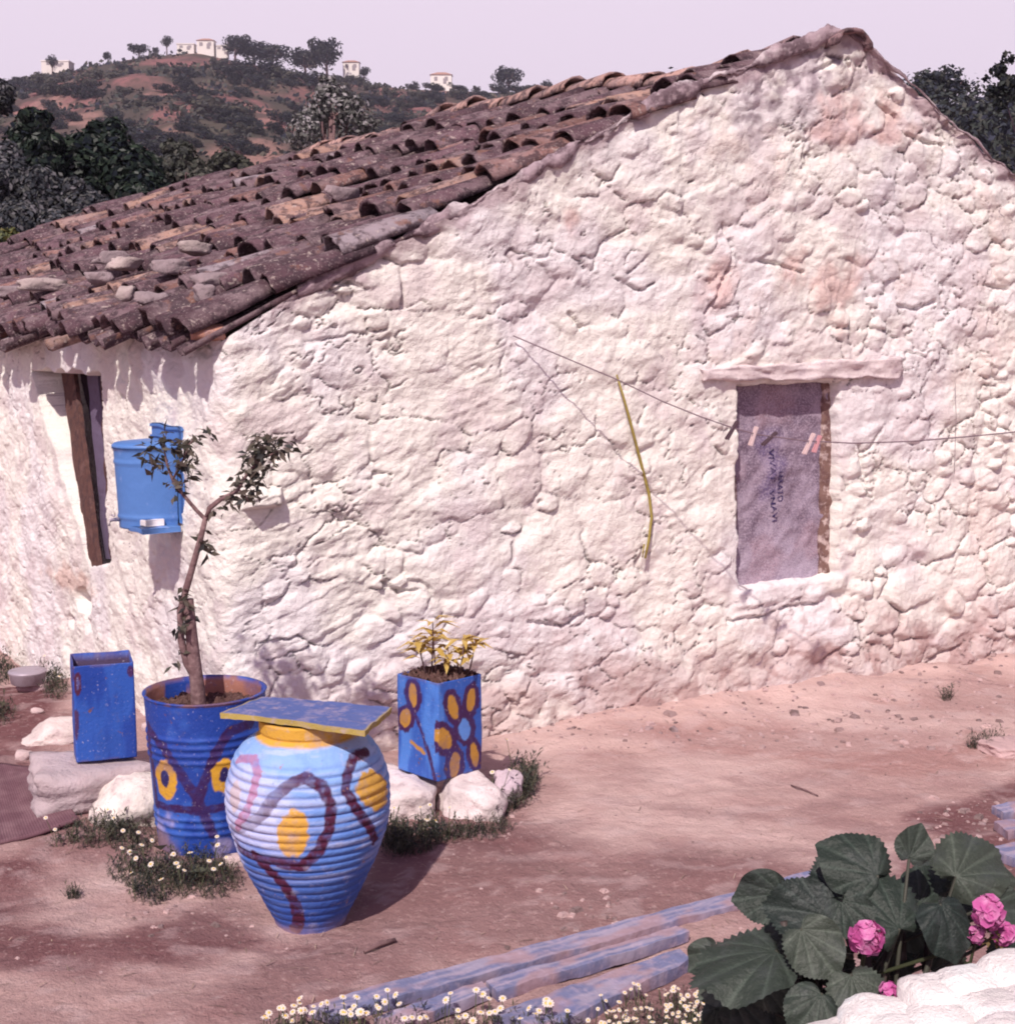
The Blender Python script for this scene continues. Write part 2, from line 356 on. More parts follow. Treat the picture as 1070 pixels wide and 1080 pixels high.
def wall_disp(Q, Z):
    """outward displacement of the rubble face, columns of Q in the first axis"""
    D = np.zeros(Q.shape); J = np.zeros(Q.shape)
    wq = Q + .030 * fbm(Q * 5, Z * 5, 2, 21) + .010 * fbm(Q * 17, Z * 17, 2, 22)
    wz = Z + .026 * fbm(Q * 5 + 40, Z * 5, 2, 23) + .009 * fbm(Q * 17 + 9, Z * 17, 2, 24)
    n = Q.shape[0]
    for a in range(0, n, 24):
        sl = slice(a, min(a + 24, n)); q = wq[sl].ravel(); z = wz[sl].ravel()
        s_ = STN[(STN[:, 0] > q.min() - .3) & (STN[:, 0] < q.max() + .3)]
        if len(s_) < 3: continue
        dx = q[:, None] - s_[:, 0]; dz = z[:, None] - s_[:, 1]
        c = np.cos(s_[:, 4]); sn = np.sin(s_[:, 4])
        ex = (dx * c + dz * sn) / s_[:, 2]; ez = (-dx * sn + dz * c) / s_[:, 3]
        e = np.sqrt(np.sqrt(ex ** 4 + ez ** 4 + 1.2 * ex ** 2 * ez ** 2))
        k = np.argpartition(e, 1, axis=1)[:, :2]; ar = np.arange(len(q))
        e0 = e[ar, k[:, 0]]; e1 = e[ar, k[:, 1]]; sw = e0 > e1
        k1 = np.where(sw, k[:, 1], k[:, 0]); d1 = np.minimum(e0, e1); d2 = np.maximum(e0, e1)
        w = d2 - d1; p = s_[k1]
        ezn = ez[ar, k1]; low = .12 + .88 * sst(.15, -.45, ezn)
        dome = sst(0, .16, w) * sst(1.5, .9, d1)
        h = (.48 * p[:, 5] + .66 * (p[:, 6] * dx[ar, k1] + p[:, 7] * dz[ar, k1]) + .0065 * np.clip(1 - d1 ** 2.5, -1, 1)) * dome - .006 * sst(.25, .0, w) * low - .006 * sst(1.0, 1.5, d1)
        D[sl] = h.reshape(Q[sl].shape); J[sl] = (low * sst(.095, .02, w)).reshape(Q[sl].shape)
    E = .82 + .42 * fbm(Q * .9, Z * .9, 3, 31) + .40 * sst(2.4, 3.2, Q) * sst(1.6, .6, Z) + .25 * sst(2.3, 3.0, Q) * sst(1.8, 2.3, Z)
    E = np.where(Q < .15, .40 + .2 * fbm(Q * 2, Z * 2, 2, 33), E); E = np.clip(E, .3, 1.5)
    fill = .003 + .013 * fbm(Q * 3.1, Z * 3.1, 4, 35) + .008 * (1 - np.clip(E, 0, 1)) - .006 * sst(.9, 1.3, E)
    D = D * E
    k = .005; D = fill + k * np.logaddexp(0, (D - fill) / k)          # lime slurry fills the deepest joints
    D = D - .022 * (.4 + .6 * E) * J * sst(-.08, .24, fbm(Q * 2.7 + 3, Z * 2.7, 3, 37) + .22 * E - .14)
    # slaty ledges: sharp lips that shade what lies below
    rq, rz_ = .93 * Q + .36 * Z, -.36 * Q + .93 * Z
    L = fbm(rq * 4.0 + 1.2 * fbm(Q * 2, Z * 2, 2, 41), rz_ * 13, 3, 42)
    D = D + .0050 * (.45 + .55 * E) * sst(-.02, .14, L) * sst(-.15, .3, fbm(Q * 1.6, Z * 1.6, 2, 44))
    D = D + .0065 * fbm(Q * 10, Z * 13, 4, 45, .5) + .0026 * fbm(Q * 34, Z * 42, 3, 46, .6) + .020 * fbm(Q * .8, Z * .9, 2, 47) + .012 * fbm(Q * 4.5, Z * 5.5, 2, 48)
    R = np.abs(fbm(Q * 2.6 + .22 * fbm(Q * 9, Z * 9, 2, 51), Z * 2.6 + .22 * fbm(Q * 9, Z * 9, 2, 52), 2, 53))
    crack = sst(.020, .006, R) * sst(.05, .3, fbm(Q * 1.3 + 7, Z * 1.3, 2, 54)) * (Q > .1)
    D = D - .016 * crack
    return D, J, E, crack
# explicit cracks and holes read off the wall
CR = [[(762,235),(770,262),(768,285),(752,315),(742,330)],[(800,275),(822,280),(845,288)],[(945,322),(968,326),(985,318)],[(925,108),(945,122),(952,140),(975,150),(995,152)],
      [(400,612),(420,624),(438,622)],[(555,655),(590,660),(612,645)],[(395,498),(412,500)],[(672,445),(680,428)],[(330,300),(350,305),(370,298),(385,305)],
      [(860,75),(885,62),(895,70)],[(905,470),(910,500)],[(965,705),(985,690),(1010,680)],[(765,655),(800,650),(830,640),(860,636)],[(600,330),(612,345)],[(1035,300),(1060,305)]]
CR = [[uz(*p) for p in c] for c in CR]
def carve(Q, Z, D):
    for c in CR:
        for (a, b), (a2, b2) in zip(c[:-1], c[1:]):
            m = (Q > min(a, a2) - .06) & (Q < max(a, a2) + .06) & (Z > min(b, b2) - .06) & (Z < max(b, b2) + .06)
            if not m.any(): continue
            q, z = Q[m], Z[m]; vx, vz = a2 - a, b2 - b; t = np.clip(((q - a) * vx + (z - b) * vz) / (vx * vx + vz * vz), 0, 1)
            d = np.hypot(q - a - t * vx, z - b - t * vz) + .008 * fbm(q * 25, z * 25, 2, 61)
            D[m] -= .022 * sst(.011, .003, d)
    return D
def wall_base(Q):
    c = .09; A = C0 + S * c; B = C0 + G * c
    t = np.clip((Q + c) / (2 * c), 0, 1)[..., None]
    P = np.where((Q <= -c)[..., None], C0 + S * (-Q)[..., None], np.where((Q >= c)[..., None], C0 + G * Q[..., None], (1 - t) ** 2 * A + 2 * t * (1 - t) * C0 + t * t * B))
    N = NS * (1 - t) + NG * t; N = N / np.linalg.norm(N, axis=-1, keepdims=True)
    return P, N
qs = np.concatenate([np.arange(-9.9, -3.75, .07), np.arange(-3.75, -.1, .011), np.arange(-.1, 4.12, .0075), np.arange(4.12, 5.62, .015)])
NR = 400
top = np.where(qs < 0, 1.63, np.interp(qs, GT[:, 0], GT[:, 1]))
tt = np.linspace(0, 1, NR)
Q = np.repeat(qs[:, None], NR, 1); Z = -.32 + tt[None, :] * (top[:, None] + .32)
D, J, E_, crk = wall_disp(Q, Z); D = carve(Q, Z, D)
sdw = convex_sd(Q, Z, WIN) + .012 * fbm(Q * 9, Z * 9, 3, 71); sds = convex_sd(Q, Z, SW) + .016 * fbm(Q * 8, Z * 8, 3, 72)
D = D * (1 - .55 * sst(.10, 0, np.abs(sdw)) * (Q > 0))
D = D * (1 - .5 * sst(.2, 0, np.abs(sds)) * (Q < 0))
D = D - .17 * sst(-.004, .010, sdw) * (Q > 0) - .34 * sst(-.006, .012, sds) * (Q < 0)
D = D + .05 * sst(.5, -.1, Z) * sst(1.0, 3.0, Q) * (.7 + .5 * fbm(Q * 2, Z * 3, 2, 75))       # footing bulges at the base
# sill of lime plaster, projecting ledge and holes on the corner
for (x0, y0, x1, y1, dep) in ((258, 520, 291, 530, .07), (1000, 290, 1001, 291, 0)):
    u0, z0 = uz(x0, y0); u1, z1 = uz(x1, y1)
    D = D + dep * sst(.02, -.005, np.maximum(np.abs(Q - (u0 + u1) / 2) - abs(u1 - u0) / 2, np.abs(Z - (z0 + z1) / 2) - abs(z1 - z0) / 2))
sa, sb = uz(778, 624), uz(884, 607)
zl = np.interp(Q, [sa[0], sb[0]], [sa[1], sb[1]])
D = D + .016 * sst(.02, -.01, np.abs(Z - zl + .035) - .035) * sst(-.03, .01, np.minimum(Q - sa[0] + .02, sb[0] + .03 - Q))
for x, y, rx, ry, dep in ((88, 634, 10, 12, .10), (75, 655, 6, 7, .05), (90, 640, 3, 25, .06), (568, 529, 2, 2, .02)):
    if x < 250: a, b = sz(x, y); a = -a; k1, k2 = rx / 80., ry / 210.
    else: a, b = uz(x, y); k1, k2 = rx / 182., ry / 232.
    D = D - dep * sst(1.2, .7, np.hypot((Q - a) / k1, (Z - b) / k2))
P, N = wall_base(Q)
V = P + N * D[..., None]; V[..., 2] = Z
bat = .05 * np.clip(1.2 - Z, -1.5, 1.5) * (Q < 0) * 0
# lime colour, weathering and splashed earth
c = np.ones(Q.shape + (3,)) * np.array([.83, .785, .735])
c = mixc(c, (.78, .73, .755), .8 * sst(-.1, .5, fbm(Q * 1.4, Z * 1.4, 4, 81)))
c = mixc(c, (.62, .51, .53), .45 * sst(.22, .55, fbm(Q * 3.5, Z * 3.5, 4, 82)))
c = mixc(c, (.72, .57, .53), .4 * sst(.36, .6, fbm(Q * 2.3 + 5, Z * 2.3, 4, 83)) * sst(1.4, 2.4, Q))
c = mixc(c, (.62, .57, .64), .45 * sst(2.0, 2.5, Z) * sst(-.4, .4, fbm(Q * 4, Z * 4, 4, 84)))
lich = sst(.18, .0, np.abs(Z - (top[:, None] - .13)) - .05 + .12 * fbm(Q * 5, Z * 5, 3, 86)) * sst(2.1, 2.4, Q) * sst(3.0, 2.8, Q)
c = mixc(c, (.27, .20, .24), .8 * lich * sst(-.25, .35, fbm(Q * 16, Z * 16, 4, 87)))
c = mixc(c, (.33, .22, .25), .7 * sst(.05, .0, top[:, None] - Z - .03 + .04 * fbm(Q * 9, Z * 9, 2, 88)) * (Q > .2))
bm = sst(.40, .02, Z + .22 * fbm(Q * 2.6, Z * 5, 4, 89) - .09 * sst(2.5, 3.6, Q)) * sst(-.6, 1.2, Q)
c = mixc(c, (.54, .40, .39), .75 * bm)
c = mixc(c, (.40, .25, .24), .75 * sst(.16, .45, fbm(Q * 7, Z * 9, 4, 90)) * sst(.5, .1, Z + .15 * fbm(Q * 2, Z * 2, 2, 91)) * sst(.8, 1.8, Q))
c = mixc(c, (.26, .17, .19), .75 * crk * sst(-.2, .3, fbm(Q * 5, Z * 5, 2, 92)))
c = mixc(c, (.17, .11, .15), .9 * J * sst(.05, .5, fbm(Q * 1.9 + 3, Z * 1.9, 4, 93) + .35 * (sst(2.3, 3.4, Q) * sst(1.3, .5, Z)) + .2 * (Q > 2.3) * (Z > 1.9)))
for x, y, rr in ((885, 125, .20), (945, 125, .16), (760, 300, .14), (880, 300, .20), (835, 285, .12), (600, 235, .08)):
    a, b = uz(x, y); c = mixc(c, (.60, .36, .33), .6 * sst(1, .2, np.hypot(Q - a, Z - b) / rr + .5 * fbm(Q * 9, Z * 9, 3, 95)))
a, b = sz(75, 612); c = mixc(c, (.62, .42, .36), .7 * sst(1, .3, np.hypot((Q + a) / .5, (Z - b) / .09) + .5 * fbm(Q * 7, Z * 9, 3, 96)))
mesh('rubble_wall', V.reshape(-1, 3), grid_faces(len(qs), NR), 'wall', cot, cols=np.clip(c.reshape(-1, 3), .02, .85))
# rear and far walls (unseen side of the house)
pts = [spt(9.8, 0), C0 + S * 8.7 + G * 1.38, C0 + S * 6.0 + G * 2.48, C0 + S * 5.2 + G * 2.83, C0 + S * 5.2 + G * 5.5, gpt(5.6, 0)]
hts = [1.56, 2.2, 2.75, 2.92, 1.38, 1.33]
V = []; Fs = []
for p, h in zip(pts, hts): V += [(p[0], p[1], -.3), (p[0], p[1], h)]
for i in range(5): Fs.append((2 * i, 2 * i + 2, 2 * i + 3, 2 * i + 1))
mesh('rear_wall', V, Fs, 'wall', cot, cols=np.ones((len(V), 3)) * (.74, .66, .64), smooth=False)

# ------------------------------------------------------------------ roof
def roof_z(s, b):
    s = np.asarray(s, float); b = np.asarray(b, float)
    L = np.interp(b, [-1, 0, .33, .93, 1.89, 2.83], [1.19, 1.67, 1.855, 2.145, 2.63, 2.96]); Rr = 2.96 - .60 * (b - RIDGE_B)
    z = np.where(b <= RIDGE_B, L, Rr)
    nearw = sst(1.2, 0, s)
    zl = 1.67 + .465 * b
    z = np.where(b <= RIDGE_B, z * nearw + zl * (1 - nearw), z)
    return z - .035 - .030 * b * (b < RIDGE_B) - .085 * (b >= RIDGE_B) + (1 - nearw) * (.035 * np.sin(s * 1.7 + b * 1.1) + .02 * np.sin(s * 4.1 - b * 2))
def bmax(s): return float(np.interp(s, [-1, 5.15, 5.9, 6.4, 7.3, 8.0, 8.7, 10.2], [2.83, 2.83, 2.50, 2.30, 2.12, 1.75, 1.35, -.1]))
def rpt(s, b, h=0):
    P = C0 + S * s + G * b; P = P.copy(); P[2] = float(roof_z(s, b)) + h; return P
TB = MB()
def tile(TB, P, dn, up, rad, L, col, seed, cover=True, n=7, taper=.70):
    """a half-round clay tile; P = centre of the lower end, dn points down the slope"""
    sd = unit(np.cross(up, dn)); up = unit(np.cross(dn, sd)); V = []; r = np.random.default_rng(seed)
    th = .017; q = r.normal(0, .05)
    rows = ((0, rad), (.5, rad * (1 + taper) / 2), (1, rad * taper))
    for shell in (0, 1):
        for k, (f, R) in enumerate(rows):
            for i in range(n):
                a = PI * i / (n - 1)
                RR = R - (th if shell else 0)
                off = sd * math.cos(a) * RR + (up if cover else -up) * (math.sin(a) * RR * (.72 if cover else .6))
                j = r.normal(0, .004, 3) if (k == 0) else r.normal(0, .002, 3)
                V.append(P - dn * (L * f) + off + j - (dn * 0))
    Fs = []
    o = 3 * n
    for k in range(2):
        for i in range(n - 1):
            a = k * n + i; Fs.append((a, a + 1, a + n + 1, a + n)); Fs.append((o + a, o + a + n, o + a + n + 1, o + a + 1))
    for i in range(n - 1):
        Fs.append((i, o + i, o + i + 1, i + 1)); a = 2 * n + i; Fs.append((a, a + 1, o + a + 1, o + a))
    for k in range(2):
        a = k * n; Fs.append((a, a + n, o + a + n, o + a)); a = k * n + n - 1; Fs.append((a, o + a, o + a + n, a + n))
    TB.add(V, Fs, col)
r = np.random.default_rng(3)
def tilecol():
    b = np.array([.118, .068, .084]) * r.uniform(.65, 1.25)
    q = r.random()
    if q < .07: b = np.array([.36, .22, .18]) * r.uniform(.8, 1.15)
    elif q < .20: b = np.array([.22, .12, .11]) * r.uniform(.8, 1.2)
    elif q < .225: b = np.array([.30, .25, .28])
    return b
ex, pitch = .345, .198
for side_ in (0, 1):
    ncol = int((10.0 if side_ == 0 else 5.4) / pitch)
    for ci in range(1 if side_ else 0, ncol):
        s0 = (.068 if side_ == 0 else .02) + ci * pitch + r.normal(0, .010)
        wob = r.normal(0, .02)
        bm_ = bmax(s0)
        k = 0
        while True:
            if side_ == 0:
                b = -.085 + r.normal(0, .026) + k * ex * .895 + .02 * math.sin(ci * 1.7)
                if b + .22 > bm_: break
                b2 = min(b + .4, bm_)
                dnv = rpt(s0, b) - rpt(s0, b2)
            else:
                b = 5.75 - k * ex * .86
                if b < RIDGE_B + .18: break
                dnv = rpt(s0, b) - rpt(s0, b - .4)
            dn = unit(dnv + S * r.normal(0, .018)); up = unit(np.cross(S, dn)); up = up if up[2] > 0 else -up
            sj = s0 + wob * math.sin(k * 1.3) + r.normal(0, .012)
            P = rpt(sj, b) + up * (.050 + r.normal(0, .009))
            tile(TB, P, unit(dn + up * (.078 + r.normal(0, .022)) + S * r.normal(0, .04)), up, .102 * r.uniform(.90, 1.10), .43, tilecol(), int(r.integers(1e9)))
            P2 = rpt(sj + pitch / 2, b - .0) + up * (.045 + r.normal(0, .006))
            if k % 1 == 0: tile(TB, P2 + dn * (.03 + abs(r.normal(0, .02))), unit(dn + up * .08), up, .088, .43, tilecol() * .8, int(r.integers(1e9)), cover=False, n=5)
            k += 1
# verge tiles along the gable: outer half pans bedded in mortar
for k in range(9):
    b = -.12 + k * .325; 
    if b > .75: break
    dn = unit(rpt(0, b) - rpt(0, b + .3)); up = unit(np.cross(S, dn)); up = up if up[2] > 0 else -up
    tile(TB, rpt(.030, b) + up * (.020), unit(dn), up, .062, .42, np.array([.11, .065, .08]), 900 + k, cover=False, n=6)
TB.build('tile_roof', 'roof', cot)
# boarding under the tiles
V = []; Fs = []
ss = np.linspace(.04, 9.9, 40)
for s_ in ss:
    m_ = max(bmax(s_), -.05)
    for j in range(9):
        b = -.06 + (m_ - .02 + .06) * j / 8; V.append(rpt(s_, b, -.012))
Fs = grid_faces(40, 9)
ss2 = np.linspace(.04, 5.2, 20); base = len(V)
for s_ in ss2:
    for j in range(5): V.append(rpt(s_, RIDGE_B - .02 + (2.9) * j / 4, -.012))
Fs = np.concatenate([Fs, grid_faces(20, 5) + base])
mesh('roof_boarding', V, Fs, 'darkwood_and_gap', cot)
RB = MB()
for k in range(16):
    s0 = -.06 + k * .345
    if s0 > 5.2: break
    P = rpt(s0, RIDGE_B) + np.array([0, 0, .030 + r.normal(0, .008)])
    P2 = rpt(s0 + .4, RIDGE_B) + np.array([0, 0, .045])
    dn = unit(P - P2 + np.array([0, 0, .028])); 
    cc = np.array([.44, .27, .24]) * r.uniform(.75, 1.1) if k > 1 else np.array([.27, .17, .18])
    tile(RB, P, dn, np.array([0, 0, 1.]), .115, .43, cc, 300 + k, n=9)
RB.build('ridge_tiles', 'roof', cot)
# mortar fillet along both rakes of the gable
def fillet(name, bs, wid, thick, drop, seed, m):
    V = []; n = len(bs); K = 10
    for i, b in enumerate(bs):
        mod = .25 + 1.0 * float(sst(-.35, .4, fbm(b * 3.1, 4.3 + seed, 3, seed + 5))); zoff = .016 * float(fbm(b * 9, 1.7, 3, seed + 8))
        Pc = C0 + G * b + NG * (.012); zc = float(np.interp(b, GT[:, 0], GT[:, 1])) - drop
        for k in range(K):
            a = 2 * PI * k / K
            w = mod + .55 * float(fbm(b * 11 + math.cos(a) * .7, math.sin(a) * .7 + b * 4, 4, seed))
            V.append(Pc + NG * (math.cos(a) * thick * w) + np.array([0, 0, zc + zoff + math.sin(a) * wid * w]))
    return mesh(name, V, grid_faces(n, K, False).tolist() + [(i * K + K - 1, (i + 1) * K + K - 1, (i + 1) * K, i * K) for i in range(n - 1)], m, cot)
fillet('verge_mortar', np.linspace(.30, 2.78, 260), .033, .017, .002, 12, 'mortar')
fillet('verge_mortar', np.linspace(2.84, 5.5, 150), .011, .012, .000, 18, 'mortar')
# eaves plaster band under the tiles of the side wall
# ------------------------------------------------------------------ gable window: lintel, frame strips, sacking
wd = thing('window', gpt(2.58, .5), None, None); wd.parent = cot; wd.location = wd.location - cot.location; ORG[wd.name] = gpt(2.58, .5)
def slab(name, quad_px, out0, out1, m, parent, seed, n=(60, 8, 8), amp=.008):
    """a weathered board or slab whose face outline on the wall comes from four pixels (tl, tr, br, bl)"""
    q = [np.array(uz(*p)) for p in quad_px]; MBs = []
    nu, nv, nw = n; V = []; idx = {}
    Fs = []
    def vid(i, j, k):
        if (i, j, k) in idx: return idx[(i, j, k)]
        a, b, w = i / nu, j / nv, k / nw
        p = (q[0] * (1 - a) + q[1] * a) * (1 - b) + (q[3] * (1 - a) + q[2] * a) * b
        idx[(i, j, k)] = len(V); V.append(gpt(p[0], p[1], out0 + (out1 - out0) * w)); return idx[(i, j, k)]
    for i in range(nu):
        for j in range(nv): Fs.append((vid(i, j, nw), vid(i, j + 1, nw), vid(i + 1, j + 1, nw), vid(i + 1, j, nw)))
        for k in range(nw):
            Fs.append((vid(i, 0, k), vid(i, 0, k + 1), vid(i + 1, 0, k + 1), vid(i + 1, 0, k))); Fs.append((vid(i, nv, k), vid(i + 1, nv, k), vid(i + 1, nv, k + 1), vid(i, nv, k + 1)))
    for j in range(nv):
        for k in range(nw):
            Fs.append((vid(0, j, k), vid(0, j + 1, k), vid(0, j + 1, k + 1), vid(0, j, k + 1))); Fs.append((vid(nu, j, k), vid(nu, j, k + 1), vid(nu, j + 1, k + 1), vid(nu, j + 1, k)))
    V = np.array(V); d = np.stack([fbm3(V * np.array([9, 9, 22]), 4, seed + i) for i in range(3)], 1) * amp
    return mesh(name, V + d, Fs, m, parent)
slab('lintel', ((734, 388), (946, 377), (944, 398), (736, 402)), -.05, .040, 'whitewood', wd, 400, amp=.012)
slab('frame_board', ((876, 402), (890, 402), (886, 606), (872, 610)), -.10, -.060, 'rust', wd, 410, n=(4, 60, 3), amp=.006)
slab('frame_board', ((774, 406), (780, 406), (783, 624), (778, 624)), -.09, -.040, 'rust', wd, 412, n=(4, 60, 3), amp=.006)
# sacking: a sagging cloth with soft folds
nu, nv = 70, 120; A_ = [np.array(uz(*p)) for p in ((772, 400), (882, 400), (880, 612), (776, 628))]
V = []; cc = []
a = np.linspace(0, 1, nu)[:, None]; b = np.linspace(0, 1, nv)[None, :]
uu = (A_[0][0] * (1 - a) + A_[1][0] * a) * (1 - b) + (A_[3][0] * (1 - a) + A_[2][0] * a) * b
zz = (A_[0][1] * (1 - a) + A_[1][1] * a) * (1 - b) + (A_[3][1] * (1 - a) + A_[2][1] * a) * b
dd = -.075 + .012 * np.sin(PI * a) * (.5 + b) + .010 * fbm(a * 2.5 + b, b * 5, 3, 101) + .006 * fbm(a * 5 - b * 6, b * 9 + a * 5, 3, 102) + .004 * np.abs(fbm(a * 3 + b * 4, b * 5 - a * 4, 3, 108))
cl = np.ones(uu.shape + (3,)) * np.array([.205, .155, .21])
cl = mixc(cl, (.42, .35, .44), sst(.55, .95, b + .25 * fbm(a * 3, b * 4, 3, 103)))
cl = mixc(cl, (.36, .24, .28), .6 * sst(.1, .5, fbm(a * 2 + 4, b * 3, 3, 104)))
cl = mixc(cl, (.22, .13, .10), .5 * sst(.08, .02, a + .05 * fbm(a, b * 8, 2, 105)))
cl = mixc(cl, (.13, .10, .26), .5 * sst(.16, .04, np.abs(a - .44) + .06 * fbm(a * 6, b * 8, 2, 106)) * sst(.2, .3, b) * sst(.62, .52, b))
sackV = C0 + G * uu[..., None] + NG * dd[..., None]; sackV[..., 2] = zz
mesh('sacking', sackV.reshape(-1, 3), grid_faces(nu, nv), 'sack', wd, cols=cl.reshape(-1, 3))
# stencilled lettering running down the sack
def letters(txt, p0, p1, size):
    cu = bpy.data.curves.new('tmp_text', 'FONT'); cu.body = txt; cu.size = 1; cu.align_x = 'LEFT'; cu.extrude = .002; cu.offset = .012
    to = bpy.data.objects.new('tmp_text', cu); COL.objects.link(to); dg = bpy.context.evaluated_depsgraph_get(); dg.update()
    me = bpy.data.meshes.new_from_object(to.evaluated_get(dg)); Vt = np.array([v.co[:] for v in me.vertices]); Ft = [tuple(p.vertices) for p in me.polygons]
    bpy.data.objects.remove(to); bpy.data.curves.remove(cu); bpy.data.meshes.remove(me)
    a0, a1 = np.array(uz(*p0)), np.array(uz(*p1)); L = np.linalg.norm(a1 - a0); e = (a1 - a0) / L
    x = Vt[:, 0] / Vt[:, 0].max() * L; y = (Vt[:, 1]) * size
    nrm = np.array([e[1], -e[0]])
    uv = a0 + x[:, None] * e - y[:, None] * nrm + .003 * np.stack([fbm(x * 60, y * 60, 2, 3), fbm(x * 60 + 5, y * 60, 2, 4)], 1)
    k = [int(np.argmin((uu - q[0]) ** 2 + (zz - q[1]) ** 2)) for q in uv]
    dz_ = dd.ravel()[k] if dd.shape == uu.shape else (dd + 0 * uu).ravel()[k]
    Vw = C0 + G * uv[:, :1] + NG * (dz_ + .0025)[:, None]; Vw[:, 2] = uv[:, 1]
    mesh('stencil_lettering', Vw, Ft, 'ink', wd, smooth=False)
letters('VIVAT', (820, 475), (820, 510), .040); letters('VNAVI', (820, 519), (822, 552), .040)
letters('LEKATO', (829, 498), (829, 531), .038)
# ------------------------------------------------------------------ side wall opening: timber jamb, shutter, dark sheet standing in for the shaded interior
so = thing('side_window', spt(2.0, .5), None, None); so.parent = cot; so.location = so.location - cot.location; ORG[so.name] = spt(2.0, .5)
def spanel(name, pxs, dt, db, m, seed, amp=.004, thick=.08):
    F4 = [at_plane(x, y, C0 + NS * (dt if k < 2 else db), NS) for k, (x, y) in enumerate(pxs)]; B4 = [p - NS * thick for p in F4]
    n = 24; V = []
    for i in range(n + 1):
        t = i / n
        for q in (F4, B4):
            V.append(q[0] * (1 - t) + q[3] * t); V.append(q[1] * (1 - t) + q[2] * t)
    V = np.array(V); V += amp * np.stack([fbm3(V * 12, 3, seed + i) for i in range(3)], 1)
    Fs = []
    for i in range(n):
        a = 4 * i; Fs += [(a, a + 4, a + 5, a + 1), (a + 2, a + 3, a + 7, a + 6), (a, a + 2, a + 6, a + 4), (a + 1, a + 5, a + 7, a + 3)]
    Fs += [(0, 1, 3, 2), (4 * n, 4 * n + 2, 4 * n + 3, 4 * n + 1)]
    mesh(name, V, Fs, m, so, smooth=False)
spanel('jamb_post', ((64, 388), (77, 388), (104, 602), (93, 602)), -.12, .004, 'wood', 1, thick=.02)
spanel('shutter', ((91, 388), (103, 388), (120, 590), (110, 590)), -.15, -.06, 'greywood', 2)
spanel('jamb_post', ((104, 386), (130, 386), (140, 600), (117, 600)), -.135, -.03, 'wood', 4, .008)
spanel('interior_dark_sheet', ((50, 380), (140, 380), (150, 612), (80, 612)), -.24, -.15, 'darkwood_and_gap', 3, thick=.03)  # dark sheet added behind the jamb in place of interior shade

# ================================================================== GROUND
xs = np.concatenate([np.arange(-6, -3.2, .12), np.arange(-3.2, 3.2, .02), np.arange(3.2, 6, .12)]); ys = np.concatenate([np.arange(.4, 2.9, .08), np.arange(2.9, 8.2, .02), np.arange(8.2, 10, .15)])
X, Y = np.meshgrid(xs, ys, indexing='ij'); Zg = gz(X, Y) + .004 * fbm(X * 18, Y * 18, 3, 120) + .0022 * fbm(X * 60, Y * 60, 2, 121)
def inpoly(px, X, Y):
    P = np.array([at_z(*p)[:2] for p in px]); ins = np.zeros(X.shape, bool); d = np.full(X.shape, 9.)
    for a, b in zip(P, np.roll(P, -1, 0)):
        cnd = ((a[1] > Y) != (b[1] > Y)) & (X < (b[0] - a[0]) * (Y - a[1]) / (b[1] - a[1] + 1e-12) + a[0]); ins ^= cnd
        ab = b - a; t = np.clip(((X - a[0]) * ab[0] + (Y - a[1]) * ab[1]) / (ab @ ab), 0, 1); d = np.minimum(d, np.hypot(X - a[0] - t * ab[0], Y - a[1] - t * ab[1]))
    return np.where(ins, d, -d)
gc = np.ones(X.shape + (3,)) * np.array([.42, .275, .262])
gc = mixc(gc, (.54, .385, .365), sst(-.2, .5, fbm(X * 1.1, Y * 1.6, 4, 131)))
gc = mixc(gc, (.37, .21, .195), .75 * sst(.1, .45, fbm(X * 1.0 + 4, Y * 2.2, 4, 132)) * sst(4.6, 5.4, Y) * sst(.1, .8, X))
nz = .10 * fbm(X * 2.4, Y * 2.4, 4, 133)
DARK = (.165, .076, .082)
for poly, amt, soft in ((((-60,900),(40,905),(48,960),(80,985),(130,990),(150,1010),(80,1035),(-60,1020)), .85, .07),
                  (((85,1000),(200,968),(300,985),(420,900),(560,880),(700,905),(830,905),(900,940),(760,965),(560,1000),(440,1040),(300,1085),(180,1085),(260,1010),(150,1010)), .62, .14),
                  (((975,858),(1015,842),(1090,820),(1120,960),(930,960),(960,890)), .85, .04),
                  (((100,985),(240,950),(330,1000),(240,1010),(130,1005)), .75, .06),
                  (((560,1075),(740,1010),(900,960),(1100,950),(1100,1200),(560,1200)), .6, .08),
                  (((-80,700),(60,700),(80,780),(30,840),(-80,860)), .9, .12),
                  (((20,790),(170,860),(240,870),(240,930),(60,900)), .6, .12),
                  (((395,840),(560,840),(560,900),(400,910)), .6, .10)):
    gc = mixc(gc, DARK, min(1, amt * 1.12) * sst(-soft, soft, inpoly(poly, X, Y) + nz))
dwl = (X - C0[0]) * NG[0] + (Y - C0[1]) * NG[1]
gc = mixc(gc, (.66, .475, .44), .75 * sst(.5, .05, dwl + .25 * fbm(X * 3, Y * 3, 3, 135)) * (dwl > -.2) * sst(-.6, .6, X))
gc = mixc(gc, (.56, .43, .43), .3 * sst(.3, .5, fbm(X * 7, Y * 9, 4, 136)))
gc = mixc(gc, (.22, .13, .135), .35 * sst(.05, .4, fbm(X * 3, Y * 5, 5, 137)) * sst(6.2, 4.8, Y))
GV = np.stack([X, Y, Zg], -1).reshape(-1, 3)
tag(mesh('yard_ground', GV, grid_faces(len(xs), len(ys)), 'ground', None, (0, 5, 0), np.clip(gc.reshape(-1, 3), .02, .8)), kind='structure')

